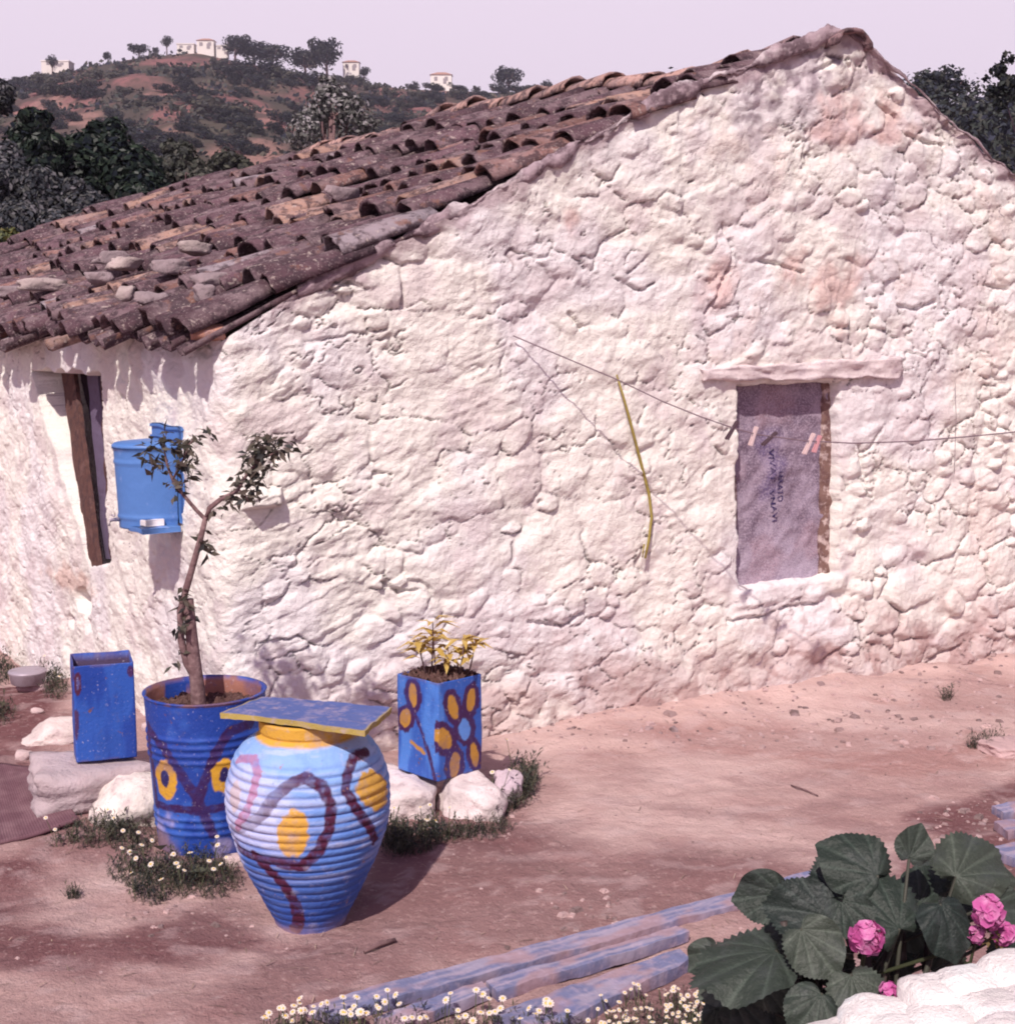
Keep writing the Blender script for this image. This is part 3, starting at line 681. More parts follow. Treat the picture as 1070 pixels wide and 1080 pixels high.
# hillside terrain beyond the cottage
SKX = [-900, -300, 0, 60, 110, 160, 215, 270, 340, 430, 530, 620, 740, 850, 930, 990, 1070, 1300, 1900]
SKY = [150, 105, 84, 74, 64, 54, 50, 62, 76, 88, 92, 96, 92, 90, 112, 118, 122, 130, 160]
DR = 420.
def sky_tan(az):
    px = CX + 1569 * np.tan(np.clip(az, -1.2, 1.2)) ; y = np.interp(px, SKX, SKY)
    return np.interp(y, [0, 1000], [.2155, -.2155 * 0 - .4])
def hz(x, y):
    d = np.hypot(x, y); az = np.arctan2(x, np.maximum(y, 1e-3)); pxx = CX + 1569 * np.tan(np.clip(az, -1.1, 1.1))
    yy = np.interp(pxx, SKX, SKY)
    b = (CY - yy) / F; a = (pxx - CX) / F
    tanE = (-math.sin(PITCH) + b * math.cos(PITCH)) / np.sqrt(a * a + (math.cos(PITCH) + b * math.sin(PITCH)) ** 2)
    H = CAMH + DR * tanE
    t = d / DR
    pr = np.where(t < 1, np.clip((t - .03) / .97, 0, 1) ** 1.45, 1 - .5 * sst(1, 2.2, t))
    terr = .9 * np.sin(d / 9.0 + 2 * fbm(x / 60, y / 60, 2, 140)) * sst(60, 120, d) * sst(410, 330, d)
    zg = (CAMH + np.minimum(d, 260) * (175 - 1.2 * np.maximum(0, 88 - d)) / 1569) * sst(4, 13, x) * sst(14, 40, d)
    return np.maximum(np.where(zg > .5, zg, -9), -1.0 * sst(9, 16, d) - .45 + H * pr + (fbm(x / 45, y / 45, 4, 141) * 3.2 * sst(40, 160, d)) * sst(420, 380, d) + terr * .6)
hx = np.concatenate([np.linspace(-900, -160, 30), np.linspace(-155, 155, 190), np.linspace(160, 900, 30)]); hy = np.concatenate([np.linspace(-60, 8, 14), np.linspace(9, 440, 262), np.linspace(450, 1500, 30)])
HX, HY = np.meshgrid(hx, hy, indexing='ij'); HZ = hz(HX, HY)
hc = np.ones(HX.shape + (3,)) * np.array([.25, .115, .115])
hc = mixc(hc, (.085, .070, .058), sst(-.25, .15, fbm(HX / 30, HY / 45, 4, 142)))
hc = mixc(hc, (.32, .18, .16), .8 * sst(.20, .4, fbm(HX / 18 + 8, HY / 40, 4, 143)))
hc = mixc(hc, (.065, .055, .05), .8 * sst(.0, .3, fbm(HX / 9, HY / 16, 4, 145)))
hc = mixc(hc, (.09, .075, .06), .85 * sst(-30, 60, HX))
tag(mesh('hillside', np.stack([HX, HY, HZ], -1).reshape(-1, 3), grid_faces(len(hx), len(hy)), 'hill', None, (0, 200, 0), np.clip(hc.reshape(-1, 3), .02, .7)), kind='structure')
def hill_at(x, y):
    r = ray(x, y); t = np.concatenate([np.arange(25, 120, .5), np.arange(120, 470, 1.)]); P = EYE + r * t[:, None] / r[1]
    b = P[:, 2] < hz(P[:, 0], P[:, 1]); k = int(np.argmax(b))
    if not b[k]: k = int(np.argmin(P[:, 2] - hz(P[:, 0], P[:, 1])))
    return P[k]

# ================================================================== FOLIAGE
def crown_mesh(seed, blobs, nleaf, lsize, cols, hollow=.55, stretch=(1, 1, 1)):
    r = np.random.default_rng(seed); mb = MB(); V = []; Fs = []; Cc = []
    w = np.array([b[3] ** 2 for b in blobs]); w /= w.sum()
    n = 0
    for bi in r.choice(len(blobs), nleaf, p=w):
        bx, by, bz, br = blobs[bi]
        d = r.normal(size=3); d /= np.linalg.norm(d); rad = br * (hollow + (1 - hollow) * r.random() ** .5) * r.uniform(.85, 1.12)
        p = np.array([bx, by, bz]) + d * rad
        u = unit(np.cross(d, r.normal(size=3))); v = unit(np.cross(u, d + .7 * r.normal(size=3))); L = lsize * r.uniform(.6, 1.35)
        q = [p - u * L * .5, p + v * L * .28, p + u * L * .5, p - v * L * .28]
        V += q; Fs.append((n, n + 1, n + 2, n + 3)); n += 4
        c = np.array(cols[r.integers(len(cols))]) * r.uniform(.7, 1.3); Cc += [c] * 4
    return np.array(V) * np.array(stretch), Fs, np.array(Cc)
def rblobs(seed, n, R, h, flat=.7, rmin=.16, rmax=.55):
    r = np.random.default_rng(seed); B = []
    for i in range(n):
        a = r.uniform(0, 2 * PI); d = R * .62 * math.sqrt(r.random()); B.append((d * 1.25 * math.cos(a), d * 1.25 * math.sin(a), h + r.uniform(-.55, .5) * R * flat, R * r.uniform(rmin, rmax)))
    return B
DKG = [(.032, .036, .045), (.042, .048, .045), (.055, .055, .05), (.028, .03, .045)]
MDG = [(.06, .06, .055), (.075, .07, .055), (.05, .052, .05), (.09, .08, .065)]
def proto_tree(name, seed, R, h, trunk_r, nleaf, lsize, cols, label, cat, nb=9, flat=.7, **kw):
    t = thing(name, (0, 0, 0), label, cat)
    V, Fs, C = crown_mesh(seed, rblobs(seed, nb * 2, R, h, flat), nleaf, lsize, cols, **kw)
    mesh('crown', V, Fs, 'fleaf', t, cols=C, smooth=False)
    tb = MB(); r = np.random.default_rng(seed)
    top_ = np.array([r.normal(0, .1) * R, r.normal(0, .1) * R, h])
    tb.tube([np.array([0, 0, -.4]), top_ * .4 + np.array([.04 * R, 0, 0]), top_ * .8, top_ * 1.1], [trunk_r * 1.3, trunk_r, trunk_r * .7, trunk_r * .3], 7)
    for k in range(5):
        a = k * 1.26 + r.random(); tb.tube([top_ * (.45 + .08 * k), top_ * .75 + np.array([math.cos(a), math.sin(a), .25]) * R * .45, top_ + np.array([math.cos(a), math.sin(a), .2]) * R * .7], [trunk_r * .55, trunk_r * .35, trunk_r * .12], 5)
    tb.build('trunk', 'bark', t); return t
used = {}
def place(kind, make, loc, sc, rz, label, group=None):
    if kind not in used:
        used[kind] = make(); o = used[kind]; o.location = [float(v) for v in loc]; o.scale = sc if hasattr(sc, '__len__') else (sc,) * 3; o.rotation_euler = (0, 0, rz); o['label'] = label
        if group: o['group'] = group
        return o
    return dup(used[kind], loc, rz, sc, label, group)
HB = lambda: proto_tree('hill_shrub', 51, 1.0, .75, .08, 900, .20, DKG, 'x', 'shrub', 8, .8)
HB2 = lambda: proto_tree('hill_shrub', 57, 1.0, .65, .08, 700, .22, MDG, 'x', 'shrub', 7, .6)
HT = lambda: proto_tree('hill_tree', 52, 1.0, 1.25, .07, 1300, .19, DKG, 'x', 'tree', 10, .9)
PT = lambda: proto_tree('hill_tree', 54, 1.0, 2.2, .09, 900, .22, DKG, 'x', 'tree', 8, .9)
rr = np.random.default_rng(77)
def hill_item(kind, make, x, ybase, wpx, label, group, sq=1.0):
    P = hill_at(x, ybase); d = np.linalg.norm(P - EYE); R = wpx / 2 / F * d * 1.0
    P = P.copy(); P[2] = float(hz(P[0], P[1])) - .1 * R
    a_ = rr.uniform(.75, 1.5) if group else 1
    return place(kind, make, P, (R * a_, R / a_ ** .5, R * sq * rr.uniform(.75, 1.2)), rr.uniform(-.4, .4) if group else rr.uniform(0, 6.28), label, group)
G1 = 'dark shrubs scattered over the red hillside'
for x, y, w in ((28,98,26),(60,100,34),(12,100,30),(84,104,26),(92,92,30),(100,104,24),(108,84,26),(45,90,26),(170,72,14),(172,98,22),(195,100,24),(150,112,18),(160,108,16),(148,160,40),(170,152,28),(140,150,22),(215,148,18),
                (228,128,48),(240,130,34),(252,136,30),(258,142,22),(210,138,20),(300,132,28),(290,140,26),(312,126,24),(215,108,14),(248,76,26),(228,72,20),(262,86,36),(280,82,32),(296,86,30),(270,92,24),(240,84,22),(330,96,36),(356,98,30),(345,92,24),
                (316,86,22),(410,104,22),(398,112,20),(440,104,20),(425,116,24),(455,108,22),(480,104,18),(500,108,22),(520,112,24),(540,106,20),(465,118,20),(560,104,18),(580,104,16),(390,96,16),(436,94,12),(486,92,12),(502,92,12),(372,84,18),(360,86,12),(118,140,26),(195,132,20),(185,118,16),(130,100,20),(70,86,22),(40,100,26),(590,100,18),(610,100,18),(632,98,20),(570,98,14)):
    hill_item('hb' if rr.random() < .6 else 'hb2', HB if rr.random() < .6 else HB2, x, y, w * 1.05, 'small dark shrub among others on the reddish hillside behind the roof', G1, .75)
for k in range(150):
    x = rr.uniform(-20, 640); y = rr.uniform(62 + abs(x - 215) * .08, 165)
    hill_item('hb2', HB2, x, y, rr.uniform(8, 24) * (.7 + (y - 60) / 150.), 'small dark shrub among others on the reddish hillside behind the roof', G1, .7)
for x, y, w, sq, kind, mk, lab in ((55, 69, 12, 1.25, 'pt', PT, 'dark round tree in front of the low white house on far left skyline'),
                         (176, 56, 13, .9, 'pt', PT, 'small round tree standing left of the white hilltop house'),
                         (165, 55, 8, 1.0, 'ht', HT, 'tiny bush like tree on the bare brow left of the hilltop house'),
                         (147, 60, 22, .6, 'ht', HT, 'low wide tree on the rising skyline left of the hilltop house'),
                         (114, 66, 10, 1.1, 'ht', HT, 'thin spiky tree on the left slope of the skyline'),
                         (248, 66, 30, 1.25, 'ht', HT, 'tall dark tree just right of the hilltop house'),
                         (268, 66, 34, .8, 'ht', HT, 'broad dark tree second in the wooded crest right of the hilltop house'),
                         (287, 68, 42, .85, 'ht', HT, 'wide domed tree in the middle of the wooded crest'),
                         (322, 80, 36, 1.0, 'ht', HT, 'dark tree filling the gap between the domed and the pointed crest trees'),
                         (345, 84, 36, 1.2, 'ht', HT, 'pointed tall dark tree at the right end of the wooded crest'),
                         (384, 84, 14, .9, 'pt', PT, 'small dark tree right of the small villa with a tiled roof'),
                         (438, 82, 7, .8, 'pt', PT, 'tiny lone tree just left of the cream house on the skyline'),
                         (474, 92, 9, 1.0, 'ht', HT, 'small tree at right foot of the cream house'),
                         (536, 92, 32, .88, 'ht', HT, 'big lone round tree on the skyline right of the cream house'),
                         (558, 101, 18, .9, 'ht', HT, 'rounded bush below and right of the big lone skyline tree'),
                         (576, 98, 12, .8, 'pt', PT, 'small spreading tree on skyline just above the ridge tiles'),
                         (655, 90, 26, .8, 'ht', HT, 'left of three treetops showing over the upper ridge tiles'),
                         (682, 86, 20, .9, 'ht', HT, 'middle of three treetops showing over the upper ridge tiles'),
                         (708, 82, 24, .6, 'ht', HT, 'right and highest of three treetops showing over the upper ridge tiles')):
    hill_item(kind, mk, x, y, w, lab, None, sq)
sx_, sy_ = rr.uniform(-150, 120, 26000), rr.uniform(60, 415, 26000); den = fbm(sx_ / 16, sy_ / 26, 4, 147) + .25 * fbm(sx_ / 5, sy_ / 8, 2, 148)
kp = (den > -.12) & (np.abs(sx_) < sy_ * .42); sx_, sy_ = sx_[kp][:14000], sy_[kp][:14000]; sz_ = hz(sx_, sy_); V = []; Cx = []
for x_, y_, z_ in zip(sx_, sy_, sz_):
    R_ = rr.uniform(.35, 1.0) * (.5 + y_ / 400)
    cc_ = np.array((DKG + MDG)[rr.integers(8)]) * rr.uniform(.8, 1.5)
    for k in range(3):
        d = unit(rr.normal(size=3)); u = unit(np.cross(d, rr.normal(size=3))); v = np.cross(d, u); p = np.array([x_, y_, z_ + R_ * .35]) + rr.normal(0, .45, 3) * R_ * np.array([1.4, 1.4, .5])
        V += [p - u * R_ * .6, p + v * R_ * .4, p + u * R_ * .6, p - v * R_ * .4]; Cx += [cc_] * 4
tag(mesh('hillside_scrub', np.array(V), np.arange(len(V)).reshape(-1, 4), 'fleaf', None, (0, 200, 0), np.array(Cx), smooth=False), kind='stuff')
# wooded slope to the right of the gable
for x, y, w, d, sq in ((965,118,50,75,.9),(995,112,66,80,.9),(940,130,40,70,.8),(1030,132,60,78,.8),(1070,130,70,76,.9),(1010,165,60,62,.9),(1050,175,70,60,.9),(975,160,46,64,.8),(1090,180,60,58,.9),(1040,205,70,50,.9),(1080,150,50,66,.8),(925,115,30,72,.8)):
    P = at_y(x, y, d); R = w / 2 / F * d
    place('ht', HT, (P[0], P[1], P[2] - R * .55), (R, R, R * sq), rr.uniform(0, 6), 'dark tree in the wood sloping down beyond the right gable edge', 'trees of the dark wood right of the gable')
V, Fs, Cx = crown_mesh(400, [(x_, y_, z_, 2.2) for x_, y_, z_ in [(rr.uniform(8, 38), rr.uniform(52, 88), 0) for _ in range(90)]], 34000, .30, DKG)
V[:, 2] += 0
for i in range(0, len(V), 4):
    m_ = V[i:i + 4].mean(0); az_px = CX + 1569 * m_[0] / m_[1]; 
    base = at_y(az_px, 112 + (88 - m_[1]) * 1.3, m_[1])[2]; V[i:i + 4, 2] += base
tag(mesh('woodland', V, Fs, 'fleaf', None, (22, 70, 2), Cx, smooth=False), kind='stuff')

# mid distance trees left of and behind the roof
def tree_at(name, crowns, lsize, nleaf, cols, base, label, trunk_r, seed, cat='tree', m='fleaf', hollow=.5, limbs=True):
    """crowns: list of (px, py, radius_px, Y)"""
    B = []
    for x, y, r_, Yd in crowns:
        c_ = at_y(x, y, Yd); R_ = r_ / F * Yd; B.append((*c_, R_ * .95))
        for _ in range(6): B.append((*(c_ + unit(rr.normal(size=3)) * R_ * rr.uniform(.55, .95)), R_ * rr.uniform(.25, .5)))
    org = np.array([base[0], base[1], float(hz(base[0], base[1]))])
    t = thing(name, org, label, cat)
    V, Fs, C = crown_mesh(seed, B, nleaf, lsize, cols, hollow=hollow); mesh('crown', V, Fs, m, t, cols=C, smooth=False)
    tb = MB(); tp = np.array([b[:3] for b in B]).mean(0)
    tb.tube([org - np.array([0, 0, .3]), org * .6 + tp * .4 + np.array([.1, 0, 0]), tp], [trunk_r * 1.3, trunk_r, trunk_r * .6], 8)
    for b in (B[::7] if limbs else []): tb.tube([org * .5 + tp * .5, (tp + np.array(b[:3])) / 2 + rr.normal(0, .1, 3), np.array(b[:3])], [trunk_r * .5, trunk_r * .3, trunk_r * .1], 5)
    tb.build('trunk', 'bark' if limbs else 'darkwood_and_gap', t); return t
CIT = [(.016, .024, .022), (.022, .034, .028), (.035, .05, .035), (.014, .018, .026), (.10, .11, .10), (.02, .028, .024)]
OLV = [(.07, .07, .07), (.04, .042, .05), (.105, .10, .11), (.03, .033, .04)]
tree_at('citrus_tree', [(100,180,38,19),(135,190,36,18.5),(70,195,36,19),(150,205,28,18),(120,165,26,19.5),(165,215,20,18),(85,160,22,19.5),(180,208,12,18),(60,225,30,18),(60,168,28,19),(112,158,28,19.5),(148,182,26,19),(30,150,26,19),(85,190,34,18.5)], .105, 26000, CIT, (-5.0, 19), 'dark glossy leaved tree behind the far end of the tiled roof', .14, 601)
tree_at('citrus_tree', [(35,130,16,18),(42,150,18,18),(30,165,16,18),(50,175,18,18)], .105, 6000, CIT, (-6.0, 18), 'narrow dark upright tree rising above the left foliage', .08, 602)
tree_at('olive_tree', [(10,200,34,16),(45,215,36,16),(85,228,32,16),(20,240,30,15.5),(110,235,24,16),(60,245,26,15.5),(5,170,22,16.5)], .062, 30000, OLV, (-5.2, 16), 'grey green bushy olive tree at the left edge behind the roof', .12, 603)
tree_at('shrub', [(5,258,18,14.5),(25,262,14,14.5)], .08, 1200, [(.10, .11, .05), (.16, .14, .05), (.07, .08, .05)], (-4.9, 14.5), 'yellowish green shrub peeping over the eaves at the left edge', .04, 604, 'shrub')
tree_at('olive_tree', [(0,100,16,24),(-12,110,18,24)], .08, 2200, OLV, (-8.6, 24), 'pale grey foliage of a tree cut by the left edge of the photo', .08, 608)
tree_at('almond_tree', [(350,112,26,38),(330,125,20,38),(370,120,24,38),(345,95,16,38),(320,140,20,37),(385,130,16,38)],   .13, 3600, [(.10, .10, .095), (.15, .145, .14), (.06, .06, .06), (.27, .25, .26)], (-4.6, 38), 'pale grey green tree with whitish leaves just over the roof ridge', .12, 605, hollow=.2)
tree_at('shrub', [(190,170,20,30),(170,185,20,29),(200,185,18,29),(215,190,14,28)], .12, 5000, [(.085, .09, .075), (.06, .062, .06), (.12, .115, .10)], (-6.4, 29), 'soft grey green shrub between the dark tree and the roof edge', .06, 606, 'shrub')
tree_at('shrub', [(240,170,14,40),(225,178,10,40),(258,176,10,40)], .15, 2000, [(.075, .075, .06), (.055, .055, .055)], (-7.4, 40), 'small bush standing just over the far roof edge', .06, 609, 'shrub')
tree_at('thin_tree', [(1052,75,9,24),(1058,95,12,24),(1045,97,7,24),(1066,85,9,24),(1040,82,4,24),(1062,62,7,24),(1054,110,8,24)], .11, 620, DKG, (9.2, 24), 'sparse thin treetop against the sky at the right edge', .012, 607, hollow=.1, limbs=False)

# ------------------------------------------------------------------ houses on the hill
def hill_house(px0, px1, ytop, ybase, label, roofed, seed, wings=()):
    m0 = (px0 + px1) / 2; px0, px1, ytop = m0 + (px0 - m0) * .85, m0 + (px1 - m0) * .85, ybase + (ytop - ybase) * .8
    P = hill_at((px0 + px1) / 2, ybase + 3); d = P[1]
    A = at_y(px0, ybase, d); B = at_y(px1, ybase, d); T = at_y(px0, ytop, d); w = B[0] - A[0]; h = T[2] - A[2]; cx = (A[0] + B[0]) / 2; dep = w * .7
    t = thing('hill_house', (cx, d, A[2] - 1.5), label, 'house')
    mb = MB(); mb.box((cx, d + dep / 2, A[2] + h / 2 - 1), (w / 2, 0, 0), (0, dep / 2, 0), (0, 0, h / 2 + 1)); mb.build('wall', 'hwall', t, smooth=False)
    rb = MB(); zt = A[2] + h
    o = .25
    if roofed: rb.add([(cx - w / 2 - o, d - o, zt), (cx + w / 2 + o, d - o, zt), (cx + w / 2 + o, d + dep + o, zt), (cx - w / 2 - o, d + dep + o, zt), (cx - w * .2, d + dep / 2, zt + w * .16), (cx + w * .2, d + dep / 2, zt + w * .16)], [(0, 1, 5, 4), (2, 3, 4, 5), (1, 2, 5), (3, 0, 4), (3, 2, 1, 0)])
    else: rb.box((cx, d + dep / 2, zt + .12), (w / 2 + .15, 0, 0), (0, dep / 2 + .15, 0), (0, 0, .12))
    rb.build('roof', 'hroof' if roofed else 'hwall', t, smooth=False)
    n = max(2, int(w / 3))
    for k in range(n):
        wx = cx - w / 2 + w * (k + .5) / n; wb = MB(); wb.box((wx, d - .01, A[2] + h * .55), (.45, 0, 0), (0, .05, 0), (0, 0, min(.65, h * .22))); wb.build('window', 'hwin', t, smooth=False)
    db = MB(); db.box((cx + w * .18, d - .01, A[2] + min(1, h * .3)), (.45, 0, 0), (0, .06, 0), (0, 0, min(1, h * .3))); db.build('door', 'hwin', t, smooth=False)
hill_house(41, 75, 63, 70, 'low white house behind a dark tree on the far left skyline', False, 1)
hill_house(185, 206, 45, 52, 'long low white building left of the beige hilltop house', False, 2)
hill_house(206, 227, 40, 51, 'beige two storey house with hipped roof crowning the hill', True, 3)
hill_house(227, 241, 47, 53, 'small annex joined to the right of the beige hilltop house', False, 4)
hill_house(318, 334, 54, 62, 'pale house half hidden among the crest trees', True, 6)
hill_house(360, 380, 63, 74, 'small villa with tiled roof right of the pointed tree', True, 5)
hill_house(452, 478, 76, 88, 'cream white house alone on the skyline above the roof', True, 7)

# ================================================================== YARD OBJECTS
BLUE = (.017, .056, .32); MAROON = (.075, .014, .042); YEL = (.62, .33, .035); NAVY = (.025, .018, .10)
def gpx(x, y):
    P = at_z(x, y, 0)
    for _ in range(3): P = at_z(x, y, float(gz(P[0], P[1])))
    return P
# ---- the big jar
JP = gpx(323, 985); JX, JY, JZ = JP[0], JP[1] + .095, float(JP[2]) - .004
prof = [(0, .100), (.02, .106), (.043, .116), (.10, .145), (.15, .169), (.183, .184), (.25, .209), (.31, .226), (.37, .232), (.43, .229), (.48, .216), (.51, .203), (.531, .188), (.55, .165), (.562, .144), (.568, .134), (.574, .131), (.58, .135), (.61, .136), (.614, .128)]
JR = sm([(z + JZ, r_) for z, r_ in prof])
zz_ = np.concatenate([np.arange(0, .555, .0032), np.arange(.555, .615, .002)])
def jar_r(z):
    R = np.interp(z, [p[0] for p in prof], [p[1] for p in prof]); k = np.exp(-((np.arange(-6, 7)) / 3.) ** 2); 
    Rs = sum(kk * np.interp(z + o * .003, [p[0] for p in prof], [p[1] for p in prof]) for kk, o in zip(k, range(-6, 7))) / k.sum()
    R = np.where(z < .555, Rs, R)
    ph = z / .0245 + .15 * np.sin(z * 23)
    rip = (np.abs(np.sin(PI * ph)) ** .55 - .62) * .0070 * sst(.0, .05, z) * sst(.535, .50, z) * (.55 + .45 * sst(.1, .25, z))
    return R + rip
PR = [(.001, 0)] + [(float(r_), float(z)) for r_, z in zip(jar_r(zz_), zz_)] + [(.118, .612), (.112, .58), (.13, .54), (.2, .42), (.2, .3), (.08, .03), (.001, .03)]
V, Fs = lathe(JX, JY, [(r_, z + JZ) for r_, z in PR], 420, .012, 5)
jc = np.ones((len(V), 3)) * np.array([.105, .21, .56])
zr = V[:, 2] - JZ; th = np.arctan2(V[:, 1] - JY, V[:, 0] - JX)
n3 = fbm3(V * 9, 4, 201)
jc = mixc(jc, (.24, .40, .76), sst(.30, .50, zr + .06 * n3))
jc = mixc(jc, (.032, .08, .36), .9 * sst(.34, .08, zr + .05 * n3))  # deeper blue low down, partly shade of the downward-facing half put into colour
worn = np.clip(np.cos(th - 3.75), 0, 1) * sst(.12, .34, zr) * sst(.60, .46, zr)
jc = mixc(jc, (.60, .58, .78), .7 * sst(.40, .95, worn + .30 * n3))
jc = mixc(jc, (.62, .62, .78), .35 * sst(.1, .5, fbm3(V * np.array([8, 8, 60]), 3, 203)) * sst(.1, .3, zr))
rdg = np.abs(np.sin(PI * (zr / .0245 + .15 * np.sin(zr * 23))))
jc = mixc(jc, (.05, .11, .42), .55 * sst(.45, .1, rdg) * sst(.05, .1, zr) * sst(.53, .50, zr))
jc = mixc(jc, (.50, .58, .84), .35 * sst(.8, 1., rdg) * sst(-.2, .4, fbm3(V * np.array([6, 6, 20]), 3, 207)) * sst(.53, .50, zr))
jh = hit_rev(JX, JY, JR, JZ, JZ + .61)
def cj(p): return jh(210 + p[0] / 3.963, 720 + p[1] / 3.963)
def jl(*ps): return [q for q in (cj(p) for p in ps) if q is not None]
front = ((V[:, 1] - JY) < .09)
c0 = jc.copy()
fd = 1 - .55 * sst(.02, -.12, V[:, 0] - JX + .05 * n3) * sst(.24, .32, zr)
jc = paint_poly(V, jc, jl((165,320),(225,320),(245,380),(230,450),(200,540),(165,600)), .014, (.40, .13, .24), 1, amt=.75)
jc = paint_poly(V, jc, jl((130,645),(160,675),(220,722),(320,747),(430,768),(500,705),(545,610),(553,515),(512,435),(445,402),(380,422),(312,482),(262,552),(205,600),(140,615)), .0165, MAROON, 2, fade=fd)
jc = paint_poly(V, jc, jl((240,722),(300,790),(360,850),(400,920),(417,985),(400,1030),(330,1045)), .0175, MAROON, 3)
jc = paint_poly(V, jc, jl((700,285),(645,312),(622,370),(610,450),(650,520),(700,590),(730,660),(742,755)), .0155, MAROON, 4)
jc = paint_poly(V, jc, jl((112,600),(120,660),(140,690),(210,725)), .014, MAROON, 5, amt=.9)
for x, y, rx, ry, an, am in ((390,635,66,98,.03,.95),(738,448,44,85,-.05,.95),(238,880,40,80,-.35,.85),(150,475,24,65,0,.35)):
    jc = paint_ell(V, jc, jh, 210 + x / 3.963, 720 + y / 3.963, rx / 3.963, ry / 3.963, YEL, an, seed=x, amt=am, e=10.)
jc = mixc(jc, (.62, .34, .05), sst(.558, .566, zr + .004 * n3))
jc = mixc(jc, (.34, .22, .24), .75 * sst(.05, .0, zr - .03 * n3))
rd_ = np.stack([V[:, 0] - JX, V[:, 1] - JY, 0 * zr], 1); V = V + rd_ * (.010 * fbm3(V * np.array([5, 5, 45]), 3, 209))[:, None] * (zr < .54)[:, None]
jar = thing('clay_jar', (JX, JY, JZ), 'big ribbed light blue clay jar painted with maroon swirls and yellow spots', 'jar')
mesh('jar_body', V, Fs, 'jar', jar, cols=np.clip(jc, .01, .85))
# ---- board lying on the jar
zb = JZ + .632
q = [at_z(x, y, zb) for x, y in ((276, 736), (413, 745), (385, 770), (232, 753))]
n1, n2 = 44, 24; V = []; cc = []
for k in (0, 1):
    for i in range(n1 + 1):
        for j in range(n2 + 1):
            a, b = i / n1, j / n2; p = (q[0] * (1 - a) + q[1] * a) * (1 - b) + (q[3] * (1 - a) + q[2] * a) * b
            V.append(p - np.array([0, 0, .015 * k]) + np.array([0, 0, .004 * math.sin(3 * a + 1)])); edge = (b > .965 or a < .02 or a > .985)
            cc.append((.40, .30, .09) if (k == 1 or edge) else (.095, .13, .33))
m1 = (n1 + 1) * (n2 + 1); g_ = grid_faces(n1 + 1, n2 + 1); Fs = [tuple(f[::-1]) for f in g_] + [tuple(f + m1) for f in g_]
bd = [i * (n2 + 1) for i in range(n1 + 1)] + [n1 * (n2 + 1) + j for j in range(1, n2 + 1)] + [i * (n2 + 1) + n2 for i in range(n1 - 1, -1, -1)] + [j for j in range(n2 - 1, 0, -1)]
for a, b in zip(bd, bd[1:] + bd[:1]): Fs.append((a, b, b + m1, a + m1))
V = np.array(V); V += .0022 * np.stack([fbm3(V * 30, 2, 7 + i) for i in range(3)], 1)
tag(mesh('wooden_board', V, Fs, 'blueboard', None, (JX, JY, zb - .015), np.array(cc), smooth=False), 'faded blue square board with yellow edge lying on the big jar', 'board')

# ---- drum planter
DP = gpx(207, 905); DX, DY, DZ = DP[0] + .008, DP[1] + .165, float(DP[2]) - .01
dprof = [(0, .158), (.12, .168), (.25, .598), (.38, .184), (.50, .190), (.515, .193)]
DH = .525
dz_ = np.arange(0, DH, .0035)
dr = np.interp(dz_, [0, DH], [.163, .196]); 
for c_ in (.085, .11, .135, .325, .35, .375, .40): dr = dr + .0045 * np.exp(-((dz_ - c_) / .0075) ** 2)
dr = dr + .005 * np.exp(-((dz_ - DH + .004) / .005) ** 2)
PRD = [(.001, .0)] + [(float(a), float(b)) for a, b in zip(dr, dz_)] + [(.190, DH - .002), (.186, DH - .02), (.182, DH - .07), (.180, DH - .12)]
V, Fs = lathe(DX, DY, [(r_, z + DZ) for r_, z in PRD], 300, .015, 8)
dc = np.ones((len(V), 3)) * np.array(BLUE); zr = V[:, 2] - DZ; nn = fbm3(V * 8, 4, 211); rad = np.hypot(V[:, 0] - DX, V[:, 1] - DY)
dc = mixc(dc, (.04, .12, .47), .7 * sst(-.1, .4, nn))
dc = mixc(dc, (.38, .33, .55), .8 * sst(.15, .35, .5 * nn + .7 * sst(.13, .03, zr) * sst(.75, 1., np.cos(np.arctan2(V[:, 1] - DY, V[:, 0] - DX) + 1.05)) - .18))
dh = hit_rev(DX, DY, sm([(DZ, .163), (DZ + DH, .196)]), DZ, DZ + DH)
def dl(*ps): return [q for q in (dh(p[0] / 3.821, 640 + p[1] / 3.821) for p in ps) if q is not None]
DM = (.040, .014, .085)
for k, (pl, hw) in enumerate((( ((600,482),(660,562),(722,662),(792,772),(842,882),(858,915)), .0175), (((1010,470),(925,500),(870,590),(825,700),(795,790)), .017), (((600,482),(590,560),(602,680),(632,790),(720,815),(800,822),(930,795)), .0155), (((930,790),(1010,760),(1060,640)), .015))):
    L_ = dl(*pl)
    if len(L_) > 1: dc = paint_poly(V, dc, L_, hw, DM, 20 + k)
for x, y, rx, ry, an in ((665, 697, 44, 80, -.15), (905, 682, 50, 70, .2)):
    dc = paint_ell(V, dc, dh, x / 3.821, 640 + y / 3.821, rx / 3.821, ry / 3.821, YEL, an, seed=x, e=8.)
    dc = paint_ell(V, dc, dh, x / 3.821, 640 + y / 3.821 - 1, rx / 3.821 * .42, ry / 3.821 * .45, NAVY, an, seed=x, e=8.)
inner = (rad < np.interp(zr, [0, DH], [.163, .196]) - .008) & (zr > .3)
dc = np.where(inner[:, None], np.array([.30, .13, .10]) * (1 + .3 * nn[:, None]), dc)
dc = mixc(dc, (.22, .10, .09), .9 * (zr > DH - .012) * sst(-.2, .3, fbm3(V * 14, 3, 215)))
dc = mixc(dc, (.25, .15, .16), .8 * sst(.05, .0, zr - .05 * nn))
drum = thing('planter_drum', (DX, DY, DZ), 'tall dark blue metal drum planter with dark strokes and yellow rings', 'planter')
